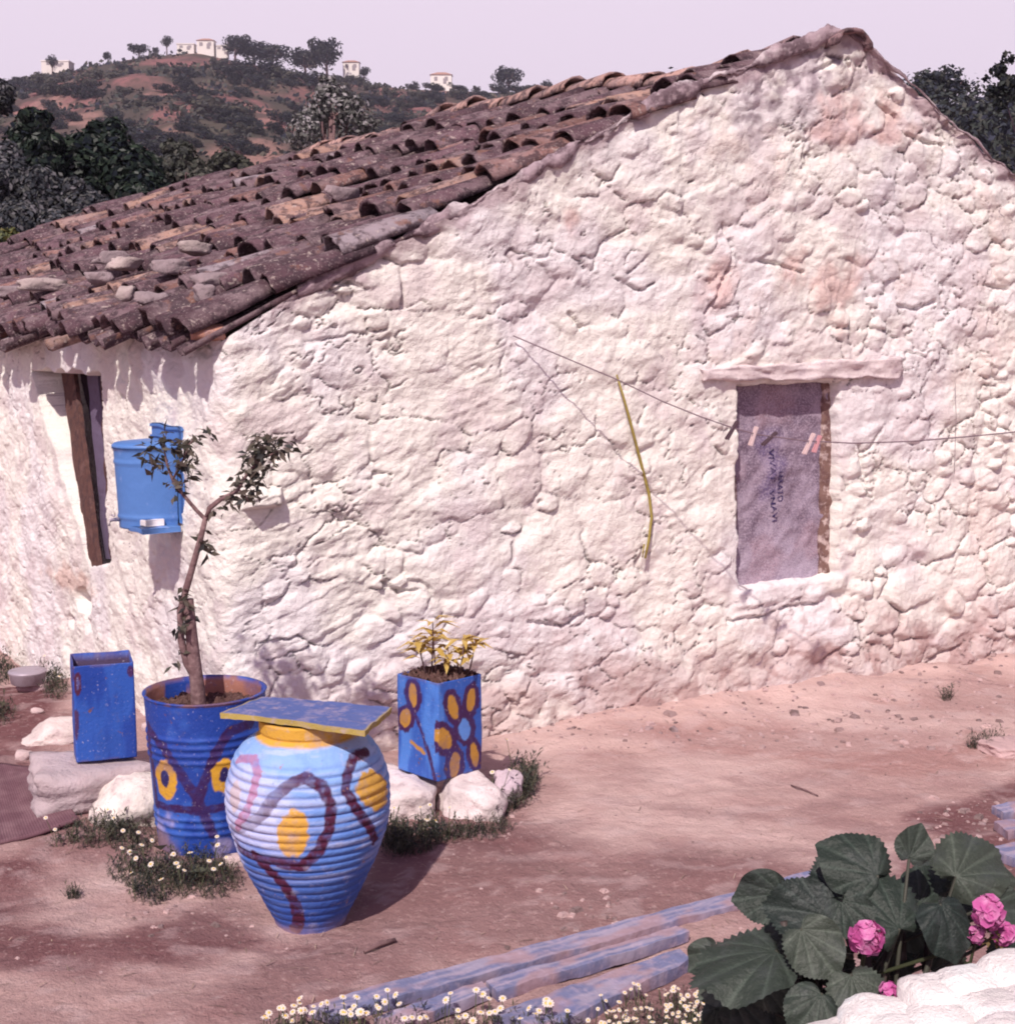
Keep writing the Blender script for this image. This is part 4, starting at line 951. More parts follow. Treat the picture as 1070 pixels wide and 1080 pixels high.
mesh('drum_body', V, Fs, 'paint', drum, cols=np.clip(dc, .01, .8))
def soil_disc(name, cx, cy, cz, R, parent, square=None, seed=0):
    n = 40; V = []; r = np.random.default_rng(seed)
    g = np.linspace(-1, 1, n); A, B = np.meshgrid(g, g, indexing='ij')
    if square is None:
        a = A * np.sqrt(1 - B * B / 2); b = B * np.sqrt(1 - A * A / 2); Px = cx + a * R; Py = cy + b * R
    else:
        c, s_ = math.cos(square), math.sin(square); Px = cx + (A * c - B * s_) * R; Py = cy + (A * s_ + B * c) * R
    Pz = cz + .022 * fbm(A * 5 + seed, B * 5, 4, 220) + .012 * fbm(A * 14 + seed, B * 14, 2, 223)
    return mesh(name, np.stack([Px, Py, Pz], -1).reshape(-1, 3), grid_faces(n, n), 'soil', parent)
soil_disc('soil', DX, DY, DZ + DH - .065, .184, drum, None, 2)

# ---- square tins
def tin(name, label, cen, half, H, yaw, shapes, seed, base=BLUE, light=(.030, .10, .43), lean=0.0):
    cx, cy, cz = cen; c, s_ = math.cos(yaw), math.sin(yaw); e1 = np.array([c, s_, 0]); e2 = np.array([-s_, c, 0]); nsd, nh = 56, 90
    V = []; r = np.random.default_rng(seed)
    per = []
    for k in range(4):
        for i in range(nsd):
            t = -1 + 2 * i / nsd
            p = [(t, -1), (1, t), (-t, 1), (-1, -t)][k]
            x, y = p; rr_ = .06; ax, ay = abs(x), abs(y)
            if ax > 1 - rr_ and ay > 1 - rr_:
                dx, dy = ax - 1 + rr_, ay - 1 + rr_; l = math.hypot(dx, dy); 
                if l > rr_: dx *= rr_ / l; dy *= rr_ / l
                x = math.copysign(1 - rr_ + dx, x); y = math.copysign(1 - rr_ + dy, y)
            per.append((x, y))
    n = len(per); per = np.array(per)
    rows = [(h, 0) for h in np.linspace(0, H, nh)] + [(H, -.004), (H - .03, -.006), (H - .12, -.006)]
    for x, y in per:
        for h, o in rows:
            sc = half * (1 + .012 * math.sin(h / H * 3)) + o
            dent = .004 * float(np.sin(9 * h + seed)) * (1 - min(abs(x), abs(y)))
            p = np.array(cen) + e1 * x * (sc - dent * (abs(x) > abs(y))) + e2 * y * (sc - dent * (abs(y) >= abs(x))) + np.array([lean * h, 0, h]); V.append(p)
    V = np.array(V); V += .0025 * np.stack([fbm3(V * 9, 2, seed + i) for i in range(3)], 1)
    Fs = grid_faces(n, len(rows), True); base_ring = [k * len(rows) for k in range(n)]
    Fs = [tuple(f) for f in Fs] + [tuple(base_ring[::-1])]
    cl = np.ones((len(V), 3)) * np.array(base); cl = mixc(cl, light, .9 * sst(-.15, .45, fbm3(V * np.array([16, 16, 4]), 4, seed + 3)))
    planes = [(np.array(cen) + d * half, d) for d in (-e2, e1, e2, -e1)]
    def hit(x, y):
        best = None
        for P0, d in planes:
            rv = ray(x, y); dn = np.dot(rv, d)
            if dn >= 0: continue
            P = EYE + rv * (np.dot(P0 - EYE, d) / dn); q = P - np.array(cen)
            if abs(np.dot(q, e1)) < half * 1.03 and abs(np.dot(q, e2)) < half * 1.03 and -.02 < q[2] < H + .03: best = P
        return best
    for k, sh in enumerate(shapes):
        if sh[0] == 'l':
            pts_ = [p for p in (hit(*p) for p in sh[1]) if p is not None]
            if len(pts_) > 1: cl = paint_poly(V, cl, pts_, sh[2], sh[3], seed + k)
        else: cl = paint_ell(V, cl, hit, *sh[1], *sh[2], sh[3], sh[4] if len(sh) > 4 else 0, seed=seed + k, tol=.014)
    hs = np.tile(np.array([h for h, o in rows]), n); io = np.tile(np.array([o for h, o in rows]), n)
    cl = mixc(cl, (.10, .06, .10), .9 * (io < -.005)); cl = mixc(cl, (.15, .10, .18), .6 * sst(.012, .0, np.minimum(hs, H - hs)) * sst(-.3, .2, fbm3(V * 20, 2, seed + 9)))
    t = thing(name, cen, label, 'tin'); mesh('tin_body', V, Fs, 'paint', t, cols=np.clip(cl, .01, .8)); return t, (e1, e2)
LC = at_y(111, 793, 5.13); zt_ = LC[2]
tin('square_tin', 'plain deep blue open square tin standing on the broken slab', (LC[0], LC[1], zt_), .104, .345, .33,
    [('e', (82, 721), (4, 12), MAROON), ('e', (82, 721), (1.8, 7), (.10, .09, .25)), ('e', (80, 762), (3.5, 15), (.07, .03, .10)), ('e', (138, 708), (3.5, 6), (.06, .02, .10)), ('l', [(77, 705), (78, 740), (81, 780)], .006, (.06, .03, .11))], 31)
TC = at_y(464, 811, 5.10)
def t3(x, y): return (380 + x / 4.155, 640 + y / 4.155)
MB_ = (.055, .016, .085); SH = []
for x, y, rx, ry, an in ((234,385,38,75,-.12),(200,487,42,62,.1),(404,440,40,82,-.18),(482,408,38,78,.12),(364,577,56,80,-.35),(412,695,44,84,.08),(498,648,38,78,-.15),(530,497,30,50,0),(452,535,50,72,0)):
    SH.append(('e', t3(x, y), (rx / 4.155, ry / 4.155), MB_, an))
for x, y, rx, ry, an in ((234,385,17,52,-.12),(200,487,24,40,.1),(404,442,20,55,-.18),(482,410,19,52,.12),(364,577,32,48,-.35),(412,695,22,58,.08),(498,648,18,54,-.15),(528,497,16,26,0)):
    SH.append(('e', t3(x, y), (rx / 4.155, ry / 4.155), (.50, .25, .045), an))
SH.append(('e', t3(452, 535), (26 / 4.155, 46 / 4.155), (.12, .28, .72)))
SH.append(('l', [t3(*p) for p in ((240,450),(262,520),(292,610),(315,690),(326,755))], .0085, MB_)); SH.append(('l', [t3(*p) for p in ((228,592),(258,618),(282,640))], .0095, (.50, .25, .045)))
ft, (f1, f2) = tin('flower_tin', 'blue square tin painted with yellow petal flowers outlined in purple on two stones', (TC[0], TC[1], TC[2]), .106, .350, .79, SH, 47, base=(.036, .11, .45), light=(.085, .23, .66))
soil_disc('soil', TC[0], TC[1], TC[2] + .345, .105, ft, .79, 5)
# yellow leaved plant in the flower tin
pl = thing('potted_plant', (TC[0], TC[1], TC[2] + .34), 'small plant with wilting yellow leaves growing in the flower painted tin', 'plant')
sb, lb = MB(), MB(); r = np.random.default_rng(61)
for (x, y, h_, lean_) in ((460, 709, 57, -.1), (449, 709, 38, -.25), (484, 708, 42, .15), (494, 708, 35, .2), (471, 708, 26, .05), (455, 709, 46, .05)):
    b0 = at_y(x, y + 3, TC[1] + r.uniform(-.04, .04)); t0 = b0 + np.array([lean_ * .12, r.normal(0, .02), h_ / 300.])
    sb.tube([b0, (b0 + t0) / 2 + r.normal(0, .004, 3), t0], [.0035, .003, .002], 5)
    for k in range(15):
        f = r.uniform(.45, 1.0); a = r.uniform(0, 6.28); d = np.array([math.cos(a), math.sin(a), r.uniform(.0, .9)])
        lb.leaf(b0 * (1 - f) + t0 * f, d, (0, 0, 1), r.uniform(.06, .10), r.uniform(.020, .030), None, .12, .35)
sb.build('stem', 'bark', pl); lb.build('leaves', 'goldleaf', pl)

# ---- young tree in the drum
def yl(x, y, dy=0): return at_y(x, y, DY + dy)
tr = thing('young_tree', (DX, DY, DZ + DH - .06), 'young fruit tree with sparse dark leaves growing from the tall blue drum', 'tree')
tb = MB()
tb.tube([yl(211, 765), yl(210, 745), yl(207, 715), yl(204, 690), yl(201, 660, .01), yl(198, 632, .01)], [.030, .026, .0225, .021, .019, .0185], 10)
tb.tube([yl(204, 712), yl(197, 700), yl(191, 675), yl(190, 645), yl(196, 622), yl(203, 598), yl(212, 566), yl(217, 545)], [.012, .0125, .012, .0115, .012, .011, .010, .009], 8)
tb.tube([yl(217, 548), yl(207, 538, .01), yl(195, 524, .02), yl(183, 508, .02), yl(176, 490, .02), yl(171, 462, .02)], [.007, .0065, .006, .0055, .004, .002], 7)
tb.tube([yl(217, 548), yl(221, 536), yl(232, 527), yl(250, 518), yl(262, 498), yl(275, 484), yl(298, 474)], [.009, .009, .008, .006, .005, .004, .002], 7)
tb.tube([yl(252, 517), yl(258, 520), yl(262, 530)], [.004, .003, .002], 5)
tb.tube([yl(182, 506, .02), yl(193, 485), yl(200, 468), yl(205, 462)], [.004, .0035, .003, .0015], 5)
tb.build('trunk', 'bark', tr)
lb = MB(); r = np.random.default_rng(63)
LF = [(.06, .058, .045), (.085, .075, .058), (.045, .045, .045), (.11, .085, .07), (.13, .11, .09)]
def lcl(x, y, rx, ry, n, L=.042, W=.015, dn=.5):
    for k in range(n):
        a = r.uniform(0, 6.28); q = math.sqrt(r.random()); p = yl(x + rx * q * math.cos(a), y + ry * q * math.sin(a), r.normal(0, .035))
        d = r.normal(size=3); d[2] = d[2] * .6 - dn; lb.leaf(p, d, unit(r.normal(size=3) + np.array([0, -.5, 1])), L * r.uniform(.6, 1.25), W * r.uniform(.8, 1.3), LF[r.integers(5)], .15, .12)
for a in ((162,475,13,17,34),(172,500,14,14,18),(193,478,15,14,40),(198,495,8,12,26),(188,515,8,10,14),(175,462,8,10,12),(222,458,5,6,7),(205,462,8,6,12),(285,468,16,11,56),(272,488,17,14,60),(262,505,16,12,42),(300,470,8,8,12),(278,462,8,8,16),(255,520,14,9,24),(268,522,8,8,14),(240,528,10,8,12),(306,474,3,5,5),(230,538,8,5,5),(214,570,6,12,16),(218,580,5,12,10),(192,632,7,14,18),(196,650,9,12,20),(190,668,7,12,10),(188,690,5,10,5),(178,700,4,6,2),(282,476,10,8,24),(196,470,9,9,24)): lcl(*a)
lb.build('leaves', 'leaf', tr)

# ---- stones and slabs
stone('broken_slab', 'pale broken slab with a dark ragged edge under the plain blue tin', 'slab', (LC[0] - .035, LC[1] - .06, zt_ - .078), (.20, .165, .072), 71, boxy=3, rz=.38, rough=.10, cuts=2, base=(.43, .35, .37))
P = gpx(52, 786); stone('flat_stone', 'flat whitish stone behind and left of the broken slab', 'stone', (P[0], P[1] + .10, P[2] + .02), (.12, .10, .045), 72, boxy=.8)
P = gpx(130, 872); stone('boulder', 'rounded white stone between the broken slab and the drum', 'stone', (P[0], P[1] + .11, P[2] + .05), (.125, .13, .085), 73, boxy=.4, base=(.72, .64, .60))
P = gpx(430, 865); stone('square_stone', 'blocky white stone under the left corner of the flower tin', 'stone', (P[0] - .01, P[1] + .16, TC[2] - .085), (.10, .17, .085), 74, boxy=1.6, cuts=3, base=(.70, .60, .60))
P = gpx(495, 868); stone('round_stone', 'bulging whitewashed stone under the right corner of the flower tin', 'stone', (P[0], P[1] + .17, TC[2] - .088), (.115, .17, .092), 75, boxy=.5, rz=.2, base=(.72, .62, .62))
P = gpx(536, 850); stone('grey_stone', 'small greyish stone half hidden in weeds right of the flower tin', 'stone', (P[0], P[1] + .05, P[2] + .04), (.05, .06, .07), 76, base=(.50, .40, .45))
P = gpx(1058, 797); stone('flat_stone', 'flat pinkish stone behind the grass tuft at the right edge', 'stone', (P[0] + .03, P[1] + .05, P[2] + .015), (.11, .09, .03), 77, boxy=.9, base=(.55, .38, .38))
P = gpx(900, 945); stone('flat_stone', 'flat lilac stone glimpsed between the big leaves', 'stone', (P[0] - .02, P[1] + .05, P[2] + .01), (.09, .05, .022), 78, boxy=.9, base=(.5, .38, .46))
for k, (x, y, s_) in enumerate(((160,770,.03),(25,800,.025),(60,830,.02),(40,752,.02),(70,838,.025),(250,912,.03))):
    P = gpx(x, y); stone('small_stone', 'fist sized loose stone lying on the dirt near the blue tin and drum', 'stone', (P[0], P[1], P[2] + s_ * .4), (s_ * 1.3, s_, s_ * .8), 90 + k, 'loose stones near the tins', ico=ICO3, base=(.55, .42, .42))
# roof stones
E1 = (C0[0], C0[1], 1.60); NR_ = unit(np.cross(S, G + np.array([0, 0, .5]))); NR_ = NR_ * (1 if NR_[2] > 0 else -1)
for k, (x, y, rx, ry, rz_, lab) in enumerate(((133,278,.13,.06,.3,'long pale stone weighing down tiles, left of a pair in the middle of the roof'),(178,282,.12,.07,.4,'pale blocky stone on the tiles, right of a pair in the middle of the roof'),(104,294,.09,.06,.2,'dark edged stone lying below the long pale roof stone'),(45,300,.20,.08,.2,'large grey flat stone on tiles near the left edge of the roof'),
                      (228,297,.14,.045,.35,'thin light slab resting on tiles above the eaves corner'),(216,310,.05,.05,0,'small grey stone just under the thin light roof slab'),(133,309,.06,.05,1.,'small whitish stone low on the tiles near the eaves'),(160,317,.09,.06,.6,'greenish grey stone sitting low on the eaves tiles'),(10,308,.10,.06,.2,'brownish stone on the roof cut by the left edge'),(205,262,.12,.05,.3,'flat pale stone higher up on the middle of the roof'),(363,205,.13,.035,.35,'narrow pale slab on the tiles close to the gable verge'),(118,272,.13,.04,.2,'smooth bluish grey slab sunk between the upper roof tiles'))):
    P = at_plane(x, y, np.array((C0[0], C0[1], 1.61)) + NR_ * .135, NR_); stone('roof_stone', lab, 'stone', P, (rx * .72, ry * .72, .034), 110 + k, None, boxy=.8, rz=rz_ + .46, rough=.22, ico=ICO3, base=(.30, .235, .25) if k % 3 else (.42, .34, .33))
P = at_plane(218, 350, spt(0, 0, .0) - NG * .03, NG); stone('broken_tile', 'broken orange brick wedged under the corner tile of the eaves', 'brick', P, (.060, .04, .030), 131, boxy=1, rz=.5, ico=ICO3, base=(.46, .24, .18))
# grey metal lid
P = gpx(24, 732); lp = [(.001, 0), (.075, 0), (.08, .004), (.088, .05), (.092, .056), (.09, .062), (.05, .066), (.001, .067)]
V, Fs = lathe(P[0], P[1] + .08, [(a * .95, b + P[2] + .03) for a, b in lp], 48, .02, 3)
pan = thing('metal_pan', (P[0], P[1] + .08, P[2]), 'grey dented metal pan turned upside down on the dirt at left', 'pan'); mesh('pan_body', V, Fs, 'tin', pan)
P2 = P + np.array([0.02, .10, .01]); stone('small_stone', 'low stone carrying the upside down metal pan', 'stone', P2, (.07, .06, .03), 133, ico=ICO3, base=(.3, .2, .22))
# ribbed mat
q = [gpx(*p) for p in ((-60, 812), (42, 812), (84, 872), (-60, 905))]
V = []; n1, n2 = 40, 150
for i in range(n1 + 1):
    for j in range(n2 + 1):
        a, b = j / n2, i / n1; p = (q[0] * (1 - a) + q[1] * a) * (1 - b) + (q[3] * (1 - a) + q[2] * a) * b
        z = float(gz(p[0], p[1])) + .022 + .010 * math.sin(a * 4 + b * 3) + .0025 * math.sin(a * 2 * PI * 48); V.append((p[0], p[1], z))
V = np.array(V); m1 = len(V); W = V.copy(); W[:, 2] -= .012; g_ = grid_faces(n1 + 1, n2 + 1)
Fs = [tuple(f) for f in g_] + [tuple(f[::-1] + m1) for f in g_]
bd = [i * (n2 + 1) for i in range(n1 + 1)] + [n1 * (n2 + 1) + j for j in range(1, n2 + 1)] + [i * (n2 + 1) + n2 for i in range(n1 - 1, -1, -1)] + [j for j in range(n2 - 1, 0, -1)]
for a, b in zip(bd, bd[1:] + bd[:1]): Fs.append((b, a, a + m1, b + m1))
tag(mesh('ribbed_mat', np.concatenate([V, W]), Fs, 'mat', None, (q[2][0], q[2][1], 0)), 'brown ribbed mat lying on the dirt at the left edge', 'mat')

# ---- planks on the ground
def plank(name, label, pxs, th, seed, group=None, lift=.0):
    q = [gpx(*p) + np.array([0, 0, th + lift]) for p in pxs]; n1, n2 = 70, 10; V = []; cc = []
    for k in (0, 1):
        for i in range(n1 + 1):
            for j in range(n2 + 1):
                a, b = i / n1, j / n2; p = (q[0] * (1 - a) + q[1] * a) * (1 - b) + (q[3] * (1 - a) + q[2] * a) * b; V.append(p - np.array([0, 0, th * k]))
    V = np.array(V); m1 = (n1 + 1) * (n2 + 1); g_ = grid_faces(n1 + 1, n2 + 1); Fs = [tuple(f[::-1]) for f in g_] + [tuple(f + m1) for f in g_]
    bd = [i * (n2 + 1) for i in range(n1 + 1)] + [n1 * (n2 + 1) + j for j in range(1, n2 + 1)] + [i * (n2 + 1) + n2 for i in range(n1 - 1, -1, -1)] + [j for j in range(n2 - 1, 0, -1)]
    for a, b in zip(bd, bd[1:] + bd[:1]): Fs.append((a, b, b + m1, a + m1))
    V = V + .0045 * np.stack([fbm3(V * 14, 3, seed + i) for i in range(3)], 1)
    d = unit(q[1] - q[0]); tt = V @ d; w = V @ np.array([-d[1], d[0], 0])
    nn = fbm(tt * 3 + seed, w * 60, 4, seed); n4 = fbm(tt * 5 + seed, w * 9, 3, seed + 2)
    cl = np.ones((len(V), 3)) * np.array([.165, .175, .30]); cl = mixc(cl, (.36, .31, .40), .8 * sst(-.05, .4, nn)); cl = mixc(cl, (.36, .24, .27), .85 * sst(.12, .40, n4))
    cl[m1:] = cl[m1:] * .6 + np.array([.06, .03, .04])
    ob = mesh(name, V, Fs, 'blueboard', None, (q[3][0], q[3][1], 0), np.clip(cl, .02, .8), smooth=False); return tag(ob, label, 'plank', group)
plank('plank', 'longest faded blue plank, the farthest of the planks on the dirt near the daisies', ((322, 1072), (905, 915), (915, 925), (350, 1084)), .03, 301)
plank('plank', 'short faded blue plank end showing left of the gap between planks', ((395, 1086), (508, 1046), (516, 1056), (425, 1094)), .03, 302)
plank('plank', 'middle faded blue plank with a split, right of the gap', ((512, 1046), (712, 988), (726, 994), (524, 1058)), .03, 303)
plank('plank', 'nearest and widest faded blue plank among the daisies', ((520, 1082), (716, 1014), (728, 1025), (575, 1100)), .035, 304)
for k, (a, lab) in enumerate(((((1045, 858), (1140, 842), (1150, 852), (1058, 866)), 'uppermost of three blue plank ends at the right edge'), (((1048, 876), (1140, 858), (1150, 870), (1062, 886)), 'middle of three blue plank ends at the right edge'), (((1040, 904), (1140, 880), (1150, 895), (1068, 915)), 'lowest of three blue plank ends at the right edge, beside the leaves'))):
    plank('plank', lab, a, .03, 310 + k)
sbk = MB(); P = gpx(384, 1007); Q_ = gpx(417, 995); sbk.tube([P + np.array([0, 0, .008]), (P + Q_) / 2 + np.array([0, .006, .012]), Q_ + np.array([0, 0, .010])], [.005, .008, .006], 7)
tag(sbk.build('dry_stick', 'bark', None, P), 'short dry stick lying on the dirt in front of the jar', 'stick')
sbk = MB(); P = gpx(834, 830); Q_ = gpx(862, 841); sbk.tube([P + np.array([0, 0, .006]), (P + Q_) / 2 + np.array([0, .004, .008]), Q_ + np.array([0, 0, .006])], [.003, .004, .003], 6)
tag(sbk.build('dry_stick', 'bark', None, P), 'thin twig lying on the bare pale dirt below the window', 'stick')

# straw and twig litter
r = np.random.default_rng(95); mb = MB()
for k in range(420):
    x, y = r.uniform(0, 1070), 730 + 350 * r.random() ** .8; P = gpx(x, y)
    if (P[0] - C0[0]) * NG[0] + (P[1] - C0[1]) * NG[1] < .05: continue
    a = r.uniform(0, 6.28); L_ = r.uniform(.012, .05) * (1 if r.random() < .85 else 1.8); d = np.array([math.cos(a), math.sin(a), r.normal(0, .08)]); n_ = np.array([-d[1], d[0], 0]) * r.uniform(.0007, .0016); up_ = np.array([0, 0, .004])
    mb.add([P + up_ - n_, P + up_ + n_, P + up_ * 1.6 + d * L_ * .5 + n_, P + up_ * 1.6 + d * L_ * .5 - n_, P + up_ + d * L_], [(0, 1, 2, 3), (3, 2, 4)], np.array([.42, .30, .24]) * r.uniform(.25, 1.2))
tag(mb.build('straw_litter', 'stone', None, (0, 5, 0), smooth=False), kind='stuff')
# pebbles and grit
r = np.random.default_rng(91); V = []; Fs = []; n = 0; base8 = np.array([(-1, -1, -.6), (1, -1, -.7), (1.1, 1, -.6), (-1, .9, -.6), (-.7, -.7, .6), (.8, -.6, .7), (.6, .7, .55), (-.6, .8, .6)]); fb = [(3, 2, 1, 0), (4, 5, 6, 7), (0, 1, 5, 4), (1, 2, 6, 5), (2, 3, 7, 6), (3, 0, 4, 7)]; cc = []
zones = [((0, 1070, 780, 1080), 420, .003), ((0, 90, 700, 860), 450, .008), ((480, 1070, 700, 790), 700, .009), ((400, 560, 830, 890), 120, .008), ((960, 1070, 840, 910), 90, .009), ((740, 1070, 980, 1080), 120, .007), ((560, 660, 940, 990), 40, .008), ((120, 300, 930, 990), 60, .006)]
for (x0, x1, y0, y1), cnt, sz_ in zones:
    for k in range(cnt):
        x, y = r.uniform(x0, x1), r.uniform(y0, y1); P = at_z(x, y)
        if (P[0] - C0[0]) * NG[0] + (P[1] - C0[1]) * NG[1] < -.02: continue
        P[2] = float(gz(P[0], P[1])); s_ = sz_ * float(np.exp(r.normal(-.35, .55))); a = r.uniform(0, 6.28); c_, sn = math.cos(a), math.sin(a)
        q = base8 * np.array([1, .75, .6]) * s_ * r.uniform(.8, 1.2, (8, 3)); V += list(np.stack([q[:, 0] * c_ - q[:, 1] * sn, q[:, 0] * sn + q[:, 1] * c_, q[:, 2]], 1) + P + np.array([0, 0, s_ * .2])); Fs += [tuple(i + n for i in f) for f in fb]; n += 8
        cc += [np.array([.40, .28, .275]) * r.uniform(.4, 1.35)] * 8
tag(mesh('gravel', np.array(V), Fs, 'stone', None, (0, 5, 0), np.clip(np.array(cc), .03, .8), smooth=False), kind='stuff')

# ================================================================== WEEDS AND DAISIES
WCOL = [(.040, .046, .036), (.055, .058, .042), (.075, .072, .05), (.03, .033, .034), (.10, .09, .06)]
def daisy(p, R, tilt):
    """one flower head: petals then disc; returns verts, faces, number of petal faces"""
    n = 9; up = unit(tilt); a = unit(np.cross(up, (.3, .9, .1))); b = np.cross(up, a); V = [p]; Fs = []
    for k in range(n):
        th = 2 * PI * k / n; w = .30
        d1 = a * math.cos(th - w) + b * math.sin(th - w); d2 = a * math.cos(th + w) + b * math.sin(th + w); d0 = a * math.cos(th) + b * math.sin(th)
        i = len(V); V += [p + d1 * R * .8, p + d0 * R * 1.0 - up * R * .15, p + d2 * R * .8]; Fs.append((0, i, i + 1, i + 2))
    i = len(V); V.append(p + up * R * .3); V += [p + up * R * .06 + (a * math.cos(2 * PI * k / 7) + b * math.sin(2 * PI * k / 7)) * R * .38 for k in range(7)]
    return V, Fs + [(i, i + 1 + k, i + 1 + (k + 1) % 7) for k in range(7)]
def two_mats(ob, counts):
    ob.data.materials.append(M['petaly']); ob.data.polygons.foreach_set('material_index', np.concatenate([[0] * 9 + [1] * 7 for _ in range(counts)]).astype(np.int32)); return ob
def weeds(name, label, cat, poly, n, h, seed, nfl=0, group=None, kind=None, feather=True, fl_h=1.25, dens_cols=WCOL, fR=.0092):
    """feathery weeds rooted inside a ground patch given by ellipses (px, py, rx, ry)"""
    r = np.random.default_rng(seed); lb = MB(); heads = []; c0 = gpx(poly[0][0], poly[0][1]); ar = np.array([e[2] * e[3] for e in poly], float); ar /= ar.sum()
    def root():
        e = poly[r.choice(len(poly), p=ar)]; a = r.uniform(0, 6.28); q = math.sqrt(r.random()); P = gpx(e[0] + e[2] * q * math.cos(a), e[1] + e[3] * q * math.sin(a)); return P, q
    for k in range(n):
        P, q = root(); hh = h * r.uniform(.45, 1.15) * (1.15 - .5 * q); d = np.array([r.normal(0, .45), r.normal(0, .45), 1.]); d = unit(d); c = WCOL[r.integers(5)] if dens_cols is WCOL else dens_cols[r.integers(len(dens_cols))]
        T = P + d * hh; sd = unit(np.cross(d, r.normal(size=3))) * .0011
        lb.add([P - sd, P + sd, T], [(0, 1, 2)], c)
        m_ = 7 if feather else 2
        for j in range(m_):
            f = r.uniform(.15, 1.0); e = unit(r.normal(size=3) + d * .7); lb.leaf(P * (1 - f) + T * f, e, (0, 0, 1), hh * r.uniform(.18, .42), hh * r.uniform(.035, .09), np.array(c) * r.uniform(.75, 1.35), .1, .15)
    for k in range(nfl):
        P, q = root(); hh = h * fl_h * r.uniform(.6, 1.1); T = P + np.array([r.normal(0, .2) * hh, r.normal(0, .2) * hh, hh]); sd = np.array([.0011, 0, 0])
        lb.add([P - sd, P + sd, T + sd, T - sd], [(0, 1, 2, 3)], (.10, .11, .06)); heads.append(daisy(T, fR * r.uniform(.75, 1.2), (r.normal(0, .35), -.45 + r.normal(0, .35), 1)))
    if nfl:
        t = thing(name, c0, label, cat, group); lb.build('foliage', 'leaf', t, smooth=False)
        if kind:
            t['kind'] = kind; mb = MB()
            for V_, F_ in heads: mb.add(V_, F_)
            two_mats(mb.build('flower_heads', 'petalw', t, smooth=False, usecol=False), len(heads))['kind'] = 'stuff'
        else:
            for V_, F_ in heads: two_mats(mesh('flower_head', V_, F_, 'petalw', t, smooth=False), 1)
        return t
    return tag(lb.build(name, 'leaf', None, c0, smooth=False), label, cat, group, kind)
weeds('weed_clump', 'low feathery weeds with a few daisies along the mat edge below the boulder', 'weeds', [(105, 882, 34, 14), (140, 885, 26, 18), (75, 890, 22, 7), (120, 868, 18, 10)], 420, .075, 501, 6)
weeds('weed_clump', 'wide patch of daisies and weeds at the foot of the blue drum', 'weeds', [(175, 932, 42, 18), (225, 932, 32, 18), (140, 922, 28, 16), (205, 915, 40, 10), (160, 945, 24, 12)], 640, .075, 502, 20)
weeds('weed_clump', 'dark weeds with small daisies between the jar and the two stones', 'weeds', [(432, 890, 30, 14), (415, 890, 14, 18), (455, 882, 22, 10)], 420, .085, 503, 9)
weeds('weed_clump', 'taller weeds right of the flower tin stones against the wall', 'weeds', [(545, 838, 20, 16), (555, 822, 14, 14), (532, 850, 14, 12)], 340, .10, 504, 4)
weeds('weed_clump', 'thin low weeds in front of the bulging stone under the flower tin', 'weeds', [(505, 880, 28, 8), (480, 884, 18, 6), (530, 872, 12, 8)], 200, .06, 505)
weeds('weed_clump', 'tiny isolated weed on bare dirt left of the daisies', 'weeds', [(77, 946, 8, 4)], 50, .045, 506)
weeds('weed_clump', 'weeds at the foot of the wall beside the metal pan', 'weeds', [(58, 728, 12, 12), (52, 715, 8, 8)], 160, .10, 507, 3)
weeds('weed_clump', 'weeds and daisies at the left edge behind the metal pan', 'weeds', [(2, 712, 16, 12), (-15, 715, 20, 14)], 190, .13, 508, 5)
weeds('weed_clump', 'low weeds at left edge in front of the metal pan', 'weeds', [(2, 756, 14, 10), (-15, 752, 20, 14)], 180, .09, 509)
GR = [(.07, .07, .055), (.10, .09, .065), (.05, .052, .045)]
weeds('grass_tuft', 'spreading dark grass tuft on the path near the right edge', 'grass', [(1032, 788, 12, 3), (1046, 784, 10, 3)], 170, .085, 510, feather=False, dens_cols=GR)
weeds('grass_tuft', 'small upright grass tuft close to the foot of the gable wall', 'grass', [(998, 737, 6, 3)], 60, .095, 511, feather=False, dens_cols=GR)
weeds('daisy_bed', 'white daisies massed around the near ends of the planks', 'daisies', [(420, 1088, 60, 16), (520, 1092, 55, 16), (340, 1092, 45, 14), (590, 1094, 30, 14), (300, 1094, 30, 10)], 420, .060, 512, 70, kind='stuff', fR=.0095)
weeds('daisy_bed', 'white and yellow daisies massed below the plant with big leaves', 'daisies', [(690, 1080, 55, 26), (740, 1075, 40, 30), (640, 1095, 40, 14), (720, 1100, 70, 20)], 420, .045, 513, 150, kind='stuff', fR=.0065)
# broad leaves among the daisies
bl = MB()
for x, y, dx in ((158, 915, -.3), (170, 908, .1), (197, 932, .9), (180, 925, .4)):
    P = gpx(x, y) + np.array([0, 0, .035]); bl.leaf(P, (dx, -.5, .35), (0, 0, 1), .10, .045, (.12, .13, .08), .1, .1)
tag(bl.build('broadleaf_weed', 'leaf', None, gpx(170, 925)), 'few broad pale green leaves among the daisies by the drum', 'weeds')

